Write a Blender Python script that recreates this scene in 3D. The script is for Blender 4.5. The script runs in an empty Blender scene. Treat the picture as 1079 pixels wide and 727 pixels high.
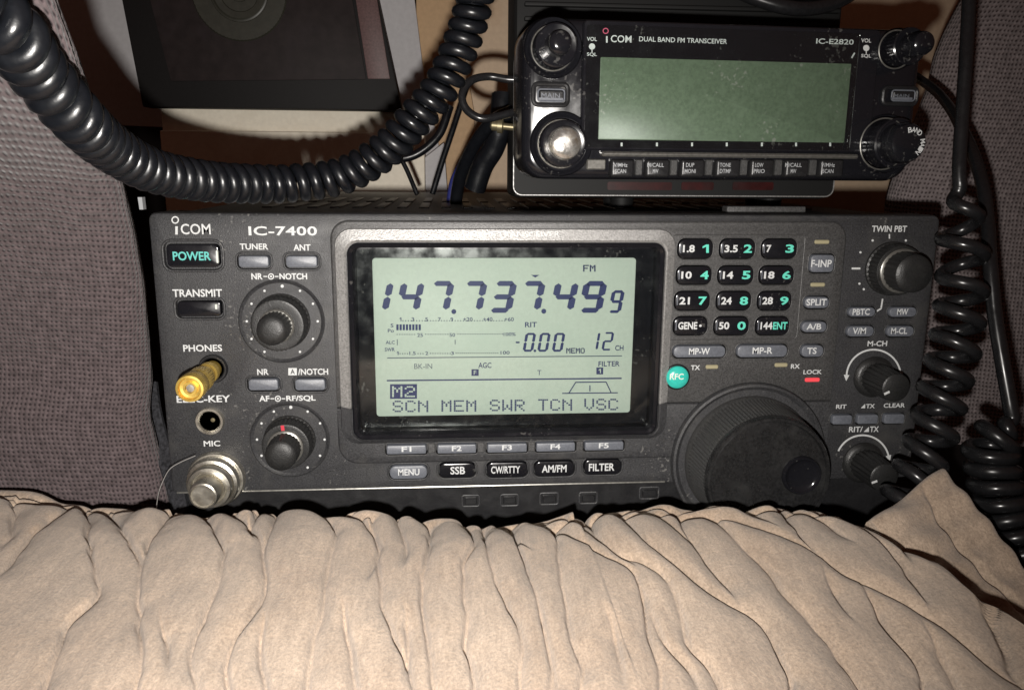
import bpy, bmesh, math, random
import numpy as np
from mathutils import Vector, Matrix
random.seed(7); rng = np.random.default_rng(7)
S = bpy.context.scene
COL = S.collection
R = math.radians

# ------------------------------------------------------------------ camera (fitted to the 287 x 120 mm front panel)
FPX = 850.0
CAM = np.array([-0.04009, -0.29071, 0.15107])
YA, PI_, RO = R(4.5845), R(12.3831), R(0.4577)
D_ = np.array([math.sin(YA)*math.cos(PI_), math.cos(YA)*math.cos(PI_), -math.sin(PI_)])
r_ = np.array([math.cos(YA), -math.sin(YA), 0.0]); u_ = np.cross(r_, D_)
RX = r_*math.cos(RO)+u_*math.sin(RO); UX = -r_*math.sin(RO)+u_*math.cos(RO)
cam_d = bpy.data.cameras.new('camera'); cam = bpy.data.objects.new('camera', cam_d); COL.objects.link(cam)
cam_d.sensor_width = 36.0; cam_d.lens = FPX/1079*36.0; cam_d.clip_start = 0.005; cam_d.clip_end = 50
M = Matrix.Identity(4)
for i in range(3):
    M[i][0] = RX[i]; M[i][1] = UX[i]; M[i][2] = -D_[i]; M[i][3] = CAM[i]
cam.matrix_world = M
S.camera = cam

def ray(u, v): return D_*FPX + RX*(u-539.5) + UX*(363.5-v)
def at_y(u, v, Y):
    k = ray(u, v); return CAM + k*((Y-CAM[1])/k[1])
def at_z(u, v, Z):
    k = ray(u, v); return CAM + k*((Z-CAM[2])/k[2])
def at_d(u, v, d): return CAM + ray(u, v)*(d/FPX)

class Plane:
    """a real vertical panel: origin, yaw; h is height above the panel towards the viewer"""
    def __init__(s, O, yaw=0.0):
        s.O = np.array(O, float); s.ax = np.array([math.cos(yaw), math.sin(yaw), 0.0])
        s.n = np.array([math.sin(yaw), -math.cos(yaw), 0.0]); s.z = np.array([0, 0, 1.0])
    def pt(s, u, v, h=0.0):
        k = ray(u, v); o = s.O + s.n*h
        return CAM + k*(((o-CAM)@s.n)/(k@s.n))
    def loc(s, u, v, h=0.0):
        q = s.pt(u, v, h)-s.O; return float(q@s.ax), float(q@s.z)
    def w(s, a, z, h=0.0): return s.O + s.ax*a + s.z*z + s.n*h
    def rect(s, u0, v0, u1, v1, h=0.0):
        um, vm = (u0+u1)/2, (v0+v1)/2
        return s.loc(u0, vm, h)[0], s.loc(um, v1, h)[1], s.loc(u1, vm, h)[0], s.loc(um, v0, h)[1]

# ------------------------------------------------------------------ mesh accumulator and object helpers
class MB:
    def __init__(s): s.V = []; s.F = []; s.m = []; s.n = 0; s.uv = None
    def add(s, V, F, m=0):
        V = np.asarray(V, float).reshape(-1, 3)
        s.V.append(V); s.F += [[i+s.n for i in f] for f in F]; s.m += [m]*len(F); s.n += len(V)
        return s
    def build(s, name, mats, parent=None, smooth=35, origin=None):
        V = np.concatenate(s.V)
        if origin is None:
            if parent is not None: origin = np.array(parent.matrix_world.translation) if parent.parent is None else np.array(WPOS[parent.name])
            else: origin = np.array([(V[:, 0].min()+V[:, 0].max())/2, (V[:, 1].min()+V[:, 1].max())/2, V[:, 2].min()])
        me = bpy.data.meshes.new(name)
        me.from_pydata((V-origin).tolist(), [], s.F)
        for mt in (mats if isinstance(mats, (list, tuple)) else [mats]): me.materials.append(mt)
        me.polygons.foreach_set('material_index', s.m)
        me.update()
        bm = bmesh.new(); bm.from_mesh(me); bmesh.ops.remove_doubles(bm, verts=bm.verts, dist=1e-7)
        bm.to_mesh(me); bm.free()
        me.polygons.foreach_set('use_smooth', [True]*len(me.polygons))
        me.set_sharp_from_angle(angle=R(smooth))
        o = bpy.data.objects.new(name, me); COL.objects.link(o)
        if parent is not None: o.parent = parent; WPOS[o.name] = tuple(origin)
        else: o.location = Vector(origin); WPOS[o.name] = tuple(origin)
        return o
WPOS = {}
def empty(name, loc, label, cat, group=None):
    o = bpy.data.objects.new(name, None); COL.objects.link(o); o.location = loc; o.empty_display_size = 0.02
    WPOS[o.name] = tuple(loc); o.matrix_world = Matrix.Translation(loc)
    return tag(o, label, cat, group)
def tag(o, label=None, cat=None, group=None, kind=None):
    if label: o['label'] = label
    if cat: o['category'] = cat
    if group: o['group'] = group
    if kind: o['kind'] = kind
    return o

def fix_normals(o):
    bm = bmesh.new(); bm.from_mesh(o.data); bmesh.ops.recalc_face_normals(bm, faces=bm.faces); bm.to_mesh(o.data); bm.free()

def rr_loop(a0, z0, a1, z1, r, n=6):
    r = max(1e-5, min(r, (a1-a0)/2-1e-6, (z1-z0)/2-1e-6)); P = []
    for (cx, cz, s) in ((a1-r, z1-r, 0), (a0+r, z1-r, 1), (a0+r, z0+r, 2), (a1-r, z0+r, 3)):
        for k in range(n+1):
            t = (s + k/n)*math.pi/2; P.append((cx+r*math.cos(t), cz+r*math.sin(t)))
    return P
def loft(mb, pl, rect, r, prof, cap0=False, cap1=True, m=0, n=6, mcap=None):
    a0, z0, a1, z1 = rect; V = []; F = []; L = 4*(n+1)
    for (ins, h) in prof:
        for (a, z) in rr_loop(a0+ins, z0+ins, a1-ins, z1-ins, max(r-ins, 1e-4), n): V.append(pl.w(a, z, h))
    for k in range(len(prof)-1):
        for i in range(L):
            j = (i+1) % L; F.append([k*L+i, k*L+j, (k+1)*L+j, (k+1)*L+i])
    if mcap is None:
        if cap1: F.append([(len(prof)-1)*L+i for i in range(L)])
        if cap0: F.append([i for i in range(L)][::-1])
        mb.add(V, F, m)
    else:
        mb.add(V, F, m); b = mb.n-len(V)
        mb.F.append([b+(len(prof)-1)*L+i for i in range(L)]); mb.m.append(mcap)
    return mb
def ring_tube(mb, pts, r, m=0, closed=True, k=8):
    pts = [np.array(p, float) for p in pts]; n = len(pts); V = []; F = []
    for i, p in enumerate(pts):
        a = pts[(i-1) % n] if (closed or i > 0) else p; b = pts[(i+1) % n] if (closed or i < n-1) else p
        t = b-a; t = t/(np.linalg.norm(t)+1e-12)
        ref = np.array([0, 1.0, 0]) if abs(t[1]) < .9 else np.array([1.0, 0, 0])
        x = np.cross(t, ref); x /= np.linalg.norm(x); y = np.cross(t, x)
        for j in range(k):
            q = 2*math.pi*j/k; V.append(p + x*r*math.cos(q) + y*r*math.sin(q))
    for i in range(n if closed else n-1):
        for j in range(k):
            i2 = (i+1) % n; j2 = (j+1) % k; F.append([i*k+j, i*k+j2, i2*k+j2, i2*k+j])
    if not closed:
        F.append(list(range(k))[::-1]); F.append([(n-1)*k+j for j in range(k)])
    mb.add(V, F, m); return mb
def lip(mb, pl, rect, r, h, rad, m=0, grow=0.0):
    a0, z0, a1, z1 = rect
    ring_tube(mb, [pl.w(a, z, h) for a, z in rr_loop(a0-grow, z0-grow, a1+grow, z1+grow, r+grow, 5)], rad, m)
def lathe(mb, O, axis, prof, seg=48, m=0, mod=None, xdir=None):
    """prof: (r, h) along axis; mod=(i0, i1, count, amp, power) ridges the rings i0..i1"""
    O = np.array(O, float); ax = np.array(axis, float); ax /= np.linalg.norm(ax)
    ref = np.array([0, 0, 1.0]) if abs(ax[2]) < .9 else np.array([1.0, 0, 0])
    x = np.cross(ref, ax); x /= np.linalg.norm(x); y = np.cross(ax, x); V = []; F = []
    for i, (r, h) in enumerate(prof):
        for k in range(seg):
            t = 2*math.pi*k/seg; rr = r
            if mod and mod[0] <= i <= mod[1]:
                rr = r - mod[3]*(0.5+0.5*math.cos(mod[2]*t))**mod[4]
            V.append(O + ax*h + x*rr*math.cos(t) + y*rr*math.sin(t))
    for i in range(len(prof)-1):
        for k in range(seg):
            k2 = (k+1) % seg; F.append([i*seg+k, i*seg+k2, (i+1)*seg+k2, (i+1)*seg+k])
    if prof[-1][0] > 1e-6: F.append([(len(prof)-1)*seg+k for k in range(seg)])
    if prof[0][0] > 1e-6: F.append([k for k in range(seg)][::-1])
    # drop degenerate quads at poles
    F2 = []
    for f in F:
        F2.append(f)
    mb.add(V, F2, m); return mb
def boxpts(mb, lo, hi, m=0, bev=0.0):
    bm = bmesh.new(); bmesh.ops.create_cube(bm, size=1)
    lo = np.array(lo); hi = np.array(hi)
    for v in bm.verts: v.co = Vector((lo+hi)/2 + np.array(v.co)*(hi-lo))
    if bev > 0: bmesh.ops.bevel(bm, geom=bm.edges[:], offset=bev, segments=3, affect='EDGES', profile=0.6)
    bm.verts.index_update()
    mb.add([v.co[:] for v in bm.verts], [[v.index for v in f.verts] for f in bm.faces], m); bm.free(); return mb
def prism(mb, front, depth, m=0):
    """closed convex outline of 3D points pushed back by a depth vector"""
    n = len(front); f = [np.array(p, float) for p in front]; b = [p+np.array(depth, float) for p in f]
    F = [list(range(n)), [n+i for i in range(n)][::-1]] + [[i, i+n, (i+1) % n+n, (i+1) % n] for i in range(n)]
    mb.add(f+b, F, m); return mb
def bevel_obj(o, off, seg=2, ang=30):
    bm = bmesh.new(); bm.from_mesh(o.data); bmesh.ops.recalc_face_normals(bm, faces=bm.faces)
    es = [e for e in bm.edges if len(e.link_faces) == 2 and e.calc_face_angle(0) > R(ang)]
    bmesh.ops.bevel(bm, geom=es, offset=off, segments=seg, affect='EDGES', profile=0.6, clamp_overlap=True)
    bm.to_mesh(o.data); bm.free()
    o.data.polygons.foreach_set('use_smooth', [True]*len(o.data.polygons)); o.data.set_sharp_from_angle(angle=R(35))

# ------------------------------------------------------------------ lettering
_tc = {}
def glyphs(txt, bold=0.0, spacing=1.0):
    key = (txt, bold, spacing)
    if key not in _tc:
        c = bpy.data.curves.new('t', 'FONT'); c.body = txt; c.size = 1; c.offset = bold; c.resolution_u = 3; c.space_character = spacing
        o = bpy.data.objects.new('t', c); COL.objects.link(o)
        dg = bpy.context.evaluated_depsgraph_get(); me = bpy.data.meshes.new_from_object(o.evaluated_get(dg))
        V = np.array([v.co[:2] for v in me.vertices]); F = [list(p.vertices) for p in me.polygons]
        lo = V.min(0); hi = V.max(0); V = (V-lo)/(hi-lo)
        _tc[key] = (V, F)
        bpy.data.objects.remove(o); bpy.data.curves.remove(c); bpy.data.meshes.remove(me)
    return _tc[key]
def text(mb, pl, txt, box, h, m=0, bold=0.02, spacing=1.0, shear=0.0):
    if txt == '1':
        u0, v0, u1, v1 = box; w_ = u1-u0; t_ = max(w_*.42, .9)
        poly(mb, pl, [(u1-t_, v0), (u1, v0), (u1, v1), (u1-t_, v1)], h, m)
        return poly(mb, pl, [(u0, v0+(v1-v0)*.24), (u1-t_, v0), (u1-t_, v0+(v1-v0)*.26), (u0, v0+(v1-v0)*.46)], h, m)
    a0, z0, a1, z1 = pl.rect(*box, h)
    V, F = glyphs(txt, bold, spacing)
    mb.add([pl.w(a0+(a1-a0)*x+shear*(z1-z0)*y, z0+(z1-z0)*y, h) for x, y in V], F, m); return mb
def poly(mb, pl, px, h, m=0):
    mb.add([pl.pt(u, v, h) for u, v in px], [list(range(len(px)))[::-1]], m); return mb
def strip(mb, pl, u0, v0, u1, v1, wpx, h, m=0):
    dx, dy = u1-u0, v1-v0; L = math.hypot(dx, dy); nx, ny = -dy/L*wpx/2, dx/L*wpx/2
    return poly(mb, pl, [(u0+nx, v0+ny), (u1+nx, v1+ny), (u1-nx, v1-ny), (u0-nx, v0-ny)], h, m)
def disc(mb, pl, u, v, rpx, h, m=0, n=20, inner=None, t0=0, t1=2*math.pi, ry=None):
    ry = ry or rpx
    if inner is None:
        return poly(mb, pl, [(u+rpx*math.cos(2*math.pi*k/n), v+ry*math.sin(2*math.pi*k/n)) for k in range(n)], h, m)
    V = []; F = []
    for k in range(n+1):
        t = t0+(t1-t0)*k/n
        V.append(pl.pt(u+rpx*math.cos(t), v+rpx*math.sin(t), h)); V.append(pl.pt(u+inner*math.cos(t), v+inner*math.sin(t), h))
    for k in range(n): F.append([2*k, 2*k+1, 2*k+3, 2*k+2])
    mb.add(V, F, m); return mb

# ------------------------------------------------------------------ materials
def mat(name, base, rough=0.5, metal=0.0, spec=0.5, speck=0.0, sscale=2500, bump=0.0, bscale=3000, emit=None, estr=0.0,
        sheen=0.0, coat=0.0, wear=None, wscale=60, rvar=0.0, dust=0.0):
    m = bpy.data.materials.new(name); m.use_nodes = True; nt = m.node_tree; N = nt.nodes; L = nt.links
    b = N['Principled BSDF']; b.inputs['Roughness'].default_value = rough; b.inputs['Metallic'].default_value = metal
    b.inputs['Specular IOR Level'].default_value = spec; b.inputs['Base Color'].default_value = (*base, 1)
    if sheen: b.inputs['Sheen Weight'].default_value = sheen; b.inputs['Sheen Roughness'].default_value = 0.4
    if coat: b.inputs['Coat Weight'].default_value = coat; b.inputs['Coat Roughness'].default_value = 0.08
    if emit: b.inputs['Emission Color'].default_value = (*emit, 1); b.inputs['Emission Strength'].default_value = estr
    tc = N.new('ShaderNodeTexCoord')
    if speck > 0 or wear:
        n = N.new('ShaderNodeTexNoise'); n.inputs['Scale'].default_value = sscale; n.inputs['Detail'].default_value = 3
        L.new(tc.outputs['Object'], n.inputs['Vector'])
        rp = N.new('ShaderNodeMapRange'); rp.inputs[1].default_value = 0.3; rp.inputs[2].default_value = 0.7
        rp.inputs[3].default_value = 1-speck; rp.inputs[4].default_value = 1+speck
        L.new(n.outputs['Fac'], rp.inputs[0])
        mx = N.new('ShaderNodeMix'); mx.data_type = 'RGBA'; mx.blend_type = 'MULTIPLY'; mx.inputs[0].default_value = 1
        mx.inputs[6].default_value = (*base, 1); L.new(rp.outputs[0], mx.inputs[7]); out = mx.outputs[2]
        if wear:
            n2 = N.new('ShaderNodeTexNoise'); n2.inputs['Scale'].default_value = wscale; n2.inputs['Detail'].default_value = 8; n2.inputs['Roughness'].default_value = .65
            L.new(tc.outputs['Object'], n2.inputs['Vector'])
            r2 = N.new('ShaderNodeMapRange'); r2.inputs[1].default_value = 0.52; r2.inputs[2].default_value = 0.72; L.new(n2.outputs['Fac'], r2.inputs[0])
            m2 = N.new('ShaderNodeMix'); m2.data_type = 'RGBA'; m2.inputs[7].default_value = (*wear, 1)
            L.new(r2.outputs[0], m2.inputs[0]); L.new(out, m2.inputs[6]); out = m2.outputs[2]
        if dust:
            nd = N.new('ShaderNodeTexNoise'); nd.inputs['Scale'].default_value = 700; nd.inputs['Detail'].default_value = 1; L.new(tc.outputs['Object'], nd.inputs['Vector'])
            nl = N.new('ShaderNodeTexNoise'); nl.inputs['Scale'].default_value = 40; nl.inputs['Detail'].default_value = 3; L.new(tc.outputs['Object'], nl.inputs['Vector'])
            ad = N.new('ShaderNodeMath'); ad.operation = 'ADD'; L.new(nd.outputs['Fac'], ad.inputs[0]); L.new(nl.outputs['Fac'], ad.inputs[1])
            rd_ = N.new('ShaderNodeMapRange'); rd_.inputs[1].default_value = 1.24; rd_.inputs[2].default_value = 1.34; rd_.inputs[4].default_value = dust; L.new(ad.outputs[0], rd_.inputs[0])
            m3 = N.new('ShaderNodeMix'); m3.data_type = 'RGBA'; m3.inputs[7].default_value = (.30, .29, .27, 1); L.new(rd_.outputs[0], m3.inputs[0]); L.new(out, m3.inputs[6]); out = m3.outputs[2]
        L.new(out, b.inputs['Base Color'])
    if rvar > 0:
        n3 = N.new('ShaderNodeTexNoise'); n3.inputs['Scale'].default_value = 180; n3.inputs['Detail'].default_value = 6
        L.new(tc.outputs['Object'], n3.inputs['Vector'])
        r3 = N.new('ShaderNodeMapRange'); r3.inputs[1].default_value = .3; r3.inputs[2].default_value = .7
        r3.inputs[3].default_value = max(0.02, rough-rvar); r3.inputs[4].default_value = rough+rvar
        L.new(n3.outputs['Fac'], r3.inputs[0]); L.new(r3.outputs[0], b.inputs['Roughness'])
    if bump > 0:
        n = N.new('ShaderNodeTexNoise'); n.inputs['Scale'].default_value = bscale; n.inputs['Detail'].default_value = 2
        L.new(tc.outputs['Object'], n.inputs['Vector'])
        bp = N.new('ShaderNodeBump'); bp.inputs['Strength'].default_value = bump; bp.inputs['Distance'].default_value = 0.0003
        L.new(n.outputs['Fac'], bp.inputs['Height']); L.new(bp.outputs[0], b.inputs['Normal'])
    return m
m_panel = mat('panel_plastic', (.028, .028, .030), .50, 0, .45, .45, 1700, .35, 2600, rvar=.08, wear=(.044, .043, .042), wscale=75, dust=.28)
m_plate = mat('plate_paint', (.064, .063, .063), .46, .35, .5, .38, 1800, .3, 2600)
m_silver = mat('bezel_silver', (.27, .265, .26), .42, .55, .5, .30, 1600, .3, 2400)
m_case = mat('case_steel', (.012, .012, .013), .48, 0, .5, .3, 1500, .4, 1800, wear=(.05, .045, .04), wscale=45)
m_black = mat('black_plastic', (.012, .012, .013), .36, 0, .5, .2, 1500, .15, 2500, rvar=.08)
m_dark = mat('matt_black', (.006, .006, .006), .6, 0, .2)
m_gloss = mat('glossy_black', (.008, .008, .010), .18, 0, .5, .1, 1500, rvar=.09, dust=.16)
m_rubber = mat('knob_black', (.014, .014, .014), .42, 0, .45, .25, 1800, .3, 2200, rvar=.08)
m_key = mat('grey_key', (.105, .112, .13), .42, 0, .5, .15, 1500, .15, 2500)
m_white = mat('white_print', (.50, .51, .51), .5, 0, .3, .12, 2500)
m_green = mat('green_print', (.10, .52, .40), .5, 0, .3, .1, 2500)
m_teal = mat('teal_print', (.10, .42, .38), .5, 0, .3)
m_red = mat('red_print', (.45, .03, .05), .5, 0, .3)
m_pink = mat('pink_print', (.45, .08, .14), .5, 0, .3)
m_ledred = mat('red_lamp', (.6, .05, .06), .3, 0, .5, emit=(1, .10, .12), estr=.35)
m_ledoff = mat('unlit_lamp', (.30, .27, .17), .35, 0, .5)
m_rfc = mat('green_lens', (.03, .36, .30), .22, 0, .5, .1, 800, coat=.5, emit=(.03, .5, .4), estr=.18)
m_lcd = mat('lit_screen', (.28, .315, .275), .5, 0, .25, .05, 900, emit=(.56, .635, .55), estr=.19, wear=(.26, .30, .26), wscale=40)
m_lcd2 = mat('unlit_screen', (.094, .126, .086), .4, 0, .4, .16, 900, wear=(.122, .158, .112), wscale=260, dust=.45)
m_seg = mat('screen_segment', (.010, .016, .075), .5, 0, .3)
m_segdim = mat('screen_segment_fine', (.045, .06, .09), .5, 0, .3)
m_dimprint = mat('dim_print', (.30, .31, .32), .5)
m_segdim2 = mat('dull_filament', (.22, .21, .20), .5)
m_metal = mat('nickel_metal', (.62, .59, .52), .33, .95, .5, .12, 900, .1, 1200, rvar=.1)
m_brass = mat('gold_metal', (.70, .49, .12), .36, .75, .5, .12, 900, rvar=.08)
m_chrome = mat('worn_chrome', (.55, .53, .50), .30, .85, .5, .25, 350, .2, 800, wear=(.30, .24, .15), wscale=260, rvar=.12)
m_dialrim = mat('dial_rubber', (.036, .036, .036), .5, 0, .5, .3, 1500, .3, 2000, wear=(.045, .044, .042), wscale=90)
m_dialface = mat('dial_face', (.0125, .0125, .013), .27, 0, .5, .35, 1200, .1, 2000, wear=(.024, .024, .024), wscale=110, rvar=.1)
m_ring = mat('dark_ring', (.20, .195, .18), .32, .7, .5, .2, 900)
m_pin = mat('jack_inside', (.30, .26, .16), .35, .8, .5)
m_cord = mat('cord_rubber', (.0046, .0052, .0068), .33, 0, .45, .15, 700, .12, 900, rvar=.09)
m_cord2 = mat('glossy_cord', (.011, .011, .012), .27, 0, .5, .15, 700, rvar=.08)
def cloth_mat():
    m = bpy.data.materials.new('velour'); m.use_nodes = True; nt = m.node_tree; N = nt.nodes; L = nt.links
    b = N['Principled BSDF']; b.inputs['Roughness'].default_value = .95; b.inputs['Specular IOR Level'].default_value = .08
    b.inputs['Sheen Weight'].default_value = .25; b.inputs['Sheen Roughness'].default_value = .5
    tc = N.new('ShaderNodeTexCoord')
    def noise(scale, stretch, det, lo, hi, rough=.6):
        mp = N.new('ShaderNodeMapping'); mp.inputs['Scale'].default_value = stretch; L.new(tc.outputs['Object'], mp.inputs[0])
        n = N.new('ShaderNodeTexNoise'); n.inputs['Scale'].default_value = scale; n.inputs['Detail'].default_value = det; n.inputs['Roughness'].default_value = rough; L.new(mp.outputs[0], n.inputs['Vector'])
        r = N.new('ShaderNodeMapRange'); r.inputs[1].default_value = .28; r.inputs[2].default_value = .72; r.inputs[3].default_value = lo; r.inputs[4].default_value = hi; L.new(n.outputs['Fac'], r.inputs[0])
        return r.outputs[0]
    def mul(a, c):
        n = N.new('ShaderNodeMath'); n.operation = 'MULTIPLY'; L.new(a, n.inputs[0]); L.new(c, n.inputs[1]); return n.outputs[0]
    grain = noise(1500, (1, .7, 1), 4, .62, 1.38, .8); fib = noise(520, (1, .16, 1), 5, .80, 1.20, .7); patch = noise(55, (1, .45, 1), 6, .84, 1.14)
    k = mul(mul(grain, fib), patch)
    col = N.new('ShaderNodeMix'); col.data_type = 'RGBA'; col.inputs[6].default_value = (.305, .226, .164, 1); col.inputs[7].default_value = (.350, .274, .210, 1); L.new(noise(26, (1, .5, 1), 5, 0, 1), col.inputs[0])
    mx = N.new('ShaderNodeMix'); mx.data_type = 'RGBA'; mx.blend_type = 'MULTIPLY'; mx.inputs[0].default_value = 1; L.new(col.outputs[2], mx.inputs[6]); L.new(k, mx.inputs[7]); L.new(mx.outputs[2], b.inputs['Base Color'])
    bp = N.new('ShaderNodeBump'); bp.inputs['Strength'].default_value = .55; bp.inputs['Distance'].default_value = .00035; L.new(mul(grain, fib), bp.inputs['Height']); L.new(bp.outputs[0], b.inputs['Normal'])
    return m
m_cloth = cloth_mat()
m_tan = mat('tan_board', (.56, .38, .22), .6, 0, .3, .06, 300, .1, 600, wear=(.47, .29, .15), wscale=18)
m_peach = mat('peach_board', (.64, .49, .345), .6, 0, .3, .05, 300, wear=(.57, .41, .27), wscale=22)
m_grey = mat('grey_board', (.52, .51, .52), .6, 0, .3, .05, 300)
m_cream = mat('cream_ledge', (.84, .77, .64), .55, 0, .3, .05, 300, wear=(.77, .69, .56), wscale=30)
m_frame = mat('dark_frame', (.010, .009, .009), .6, 0, .2, .1, 500)
m_frame2 = mat('dark_window', (.024, .018, .018), .55, 0, .12, .2, 120, wear=(.032, .024, .027), wscale=25)
m_stripe = mat('maroon_stripe', (.115, .062, .060), .5, 0, .4, .25, 700)
m_dial = mat('olive_dial', (.034, .033, .025), .4, 0, .4, .15, 300)
m_floor = mat('floor_dark', (.012, .009, .009), .9, 0, .2)
m_maroon = mat('maroon_reflection', (.022, .003, .003), .3, 0, .5, .3, 300, wear=(.02, .01, .01), wscale=60)  # colour of the painted reflection on the bracket
m_strap = mat('strap_weave', (.022, .022, .025), .85, 0, .2, .6, 900, 1.0, 900)
m_whiteplastic = mat('white_plastic', (.6, .63, .57), .4)
m_blue = mat('blue_insulation', (.02, .025, .13), .4)

def pane_mat():
    m = bpy.data.materials.new('clear_pane'); m.use_nodes = True; nt = m.node_tree; nt.nodes.clear()
    o = nt.nodes.new('ShaderNodeOutputMaterial'); mx = nt.nodes.new('ShaderNodeMixShader')
    t = nt.nodes.new('ShaderNodeBsdfTransparent'); t.inputs[0].default_value = (.93, .95, .94, 1)
    g = nt.nodes.new('ShaderNodeBsdfGlossy'); g.inputs['Roughness'].default_value = .06
    f = nt.nodes.new('ShaderNodeFresnel'); f.inputs[0].default_value = 1.42
    nt.links.new(f.outputs[0], mx.inputs[0]); nt.links.new(t.outputs[0], mx.inputs[1]); nt.links.new(g.outputs[0], mx.inputs[2])
    nt.links.new(mx.outputs[0], o.inputs[0]); return m
m_pane = pane_mat()

def knit_mat(name, yarn, gap, pitch, rot):
    m = bpy.data.materials.new(name); m.use_nodes = True; nt = m.node_tree; N = nt.nodes; L = nt.links
    b = N['Principled BSDF']; b.inputs['Roughness'].default_value = .9; b.inputs['Specular IOR Level'].default_value = .15
    b.inputs['Sheen Weight'].default_value = .15
    uv = N.new('ShaderNodeUVMap'); uv.uv_map = 'UVMap'
    nz = N.new('ShaderNodeTexNoise'); nz.inputs['Scale'].default_value = 120; nz.inputs['Detail'].default_value = 3; L.new(uv.outputs[0], nz.inputs['Vector'])
    va = N.new('ShaderNodeVectorMath'); va.operation = 'MULTIPLY_ADD'; va.inputs[1].default_value = (.0022,)*3
    L.new(nz.outputs['Color'], va.inputs[0]); L.new(uv.outputs[0], va.inputs[2])
    mp = N.new('ShaderNodeMapping'); mp.inputs['Rotation'].default_value = (0, 0, rot); mp.inputs['Scale'].default_value = (2*math.pi/pitch, 2*math.pi/(pitch*1.15), 1)
    L.new(va.outputs[0], mp.inputs[0])
    sp = N.new('ShaderNodeSeparateXYZ'); L.new(mp.outputs[0], sp.inputs[0])
    def mth(op, a, c=None):
        n = N.new('ShaderNodeMath'); n.operation = op
        for i, q in enumerate((a, c)):
            if q is None: continue
            if isinstance(q, (int, float)): n.inputs[i].default_value = q
            else: L.new(q, n.inputs[i])
        return n.outputs[0]
    sx = mth('SINE', sp.outputs[0]); sy = mth('SINE', sp.outputs[1])
    pr = mth('MULTIPLY', sx, sy)                      # checker of raised stitches
    n2 = N.new('ShaderNodeTexNoise'); n2.inputs['Scale'].default_value = 900; n2.inputs['Detail'].default_value = 3; L.new(uv.outputs[0], n2.inputs['Vector'])
    hgt = mth('ADD', pr, mth('MULTIPLY', n2.outputs['Fac'], .9))
    mr = N.new('ShaderNodeMapRange'); mr.inputs[1].default_value = -.45; mr.inputs[2].default_value = .35; L.new(hgt, mr.inputs[0])
    # where the yarn is missing the dark backing shows
    mx = N.new('ShaderNodeMix'); mx.data_type = 'RGBA'; mx.inputs[6].default_value = (*gap, 1); mx.inputs[7].default_value = (*yarn, 1)
    L.new(mr.outputs[0], mx.inputs[0])
    n3 = N.new('ShaderNodeTexNoise'); n3.inputs['Scale'].default_value = 300; n3.inputs['Detail'].default_value = 4; L.new(uv.outputs[0], n3.inputs['Vector'])
    r3 = N.new('ShaderNodeMapRange'); r3.inputs[1].default_value = .3; r3.inputs[2].default_value = .7; r3.inputs[3].default_value = .75; r3.inputs[4].default_value = 1.25
    L.new(n3.outputs['Fac'], r3.inputs[0])
    m2 = N.new('ShaderNodeMix'); m2.data_type = 'RGBA'; m2.blend_type = 'MULTIPLY'; m2.inputs[0].default_value = 1
    L.new(mx.outputs[2], m2.inputs[6]); L.new(r3.outputs[0], m2.inputs[7]); L.new(m2.outputs[2], b.inputs['Base Color'])
    bp = N.new('ShaderNodeBump'); bp.inputs['Strength'].default_value = .7; bp.inputs['Distance'].default_value = .0004
    L.new(hgt, bp.inputs['Height']); L.new(bp.outputs[0], b.inputs['Normal'])
    return m
m_knit = knit_mat('seat_knit', (.088, .068, .070), (.021, .015, .017), .0022, R(40))
m_knit2 = knit_mat('seat_knit_dark', (.225, .190, .190), (.054, .040, .041), .0028, R(48))

# ================================================================== THE BIG TRANSCEIVER
P = Plane((0, 0, 0))
radio = empty('radio_transceiver', (0, .10, 0), 'large black desktop transceiver with lit pale green screen and wide tuning dial', 'radio')
HP = 0.0015                                   # central plate stands 1.5 mm proud
ZR = P.loc(500, 514)[1]                       # lower rim of the panel
ZT = P.loc(560, 225.5)[1]

cut_panel = MB(); lips_panel = MB(); lips_plate = MB()
BUT = []                                       # (box, plane height, kind, legend list, radius)
def hole(box, h, r, grow=.0007, depth=.003, lr=.00028, lipm=None, through=None):
    rc = P.rect(*box, h); g = grow; rc = (rc[0]-g, rc[1]-g, rc[2]+g, rc[3]+g)
    loft(cut_panel, P, rc, r+g, [(0, -depth), (0, .01)], cap0=True, cap1=True)
    if lr: lip(lips_plate if h > 0 else lips_panel, P, rc, r+g, h-.00005, lr, 0, grow=.0001)
def button(box, h, mats, legends=(), r=.0014, top=.0010, name='button', label=None, bold=.02, grow=.0007, lr=.00028, crown=.0003):
    hole(box, h, r, grow=grow, lr=lr)
    rc = P.rect(*box, h); mb = MB()
    loft(mb, P, rc, r, [(0, -.0022), (0, h+top-crown), (crown*.35, h+top-crown*.35), (crown*1.1, h+top)], cap0=True)
    for (t, bx, mi) in legends: text(mb, P, t, bx, h+top+.00012, mi, bold)
    o = mb.build(name, mats, radio)
    if label: o['label'] = label
    return o

KEY = [m_key, m_white, m_green]; BLK = [m_gloss, m_white, m_green, m_teal, m_key]
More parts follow.
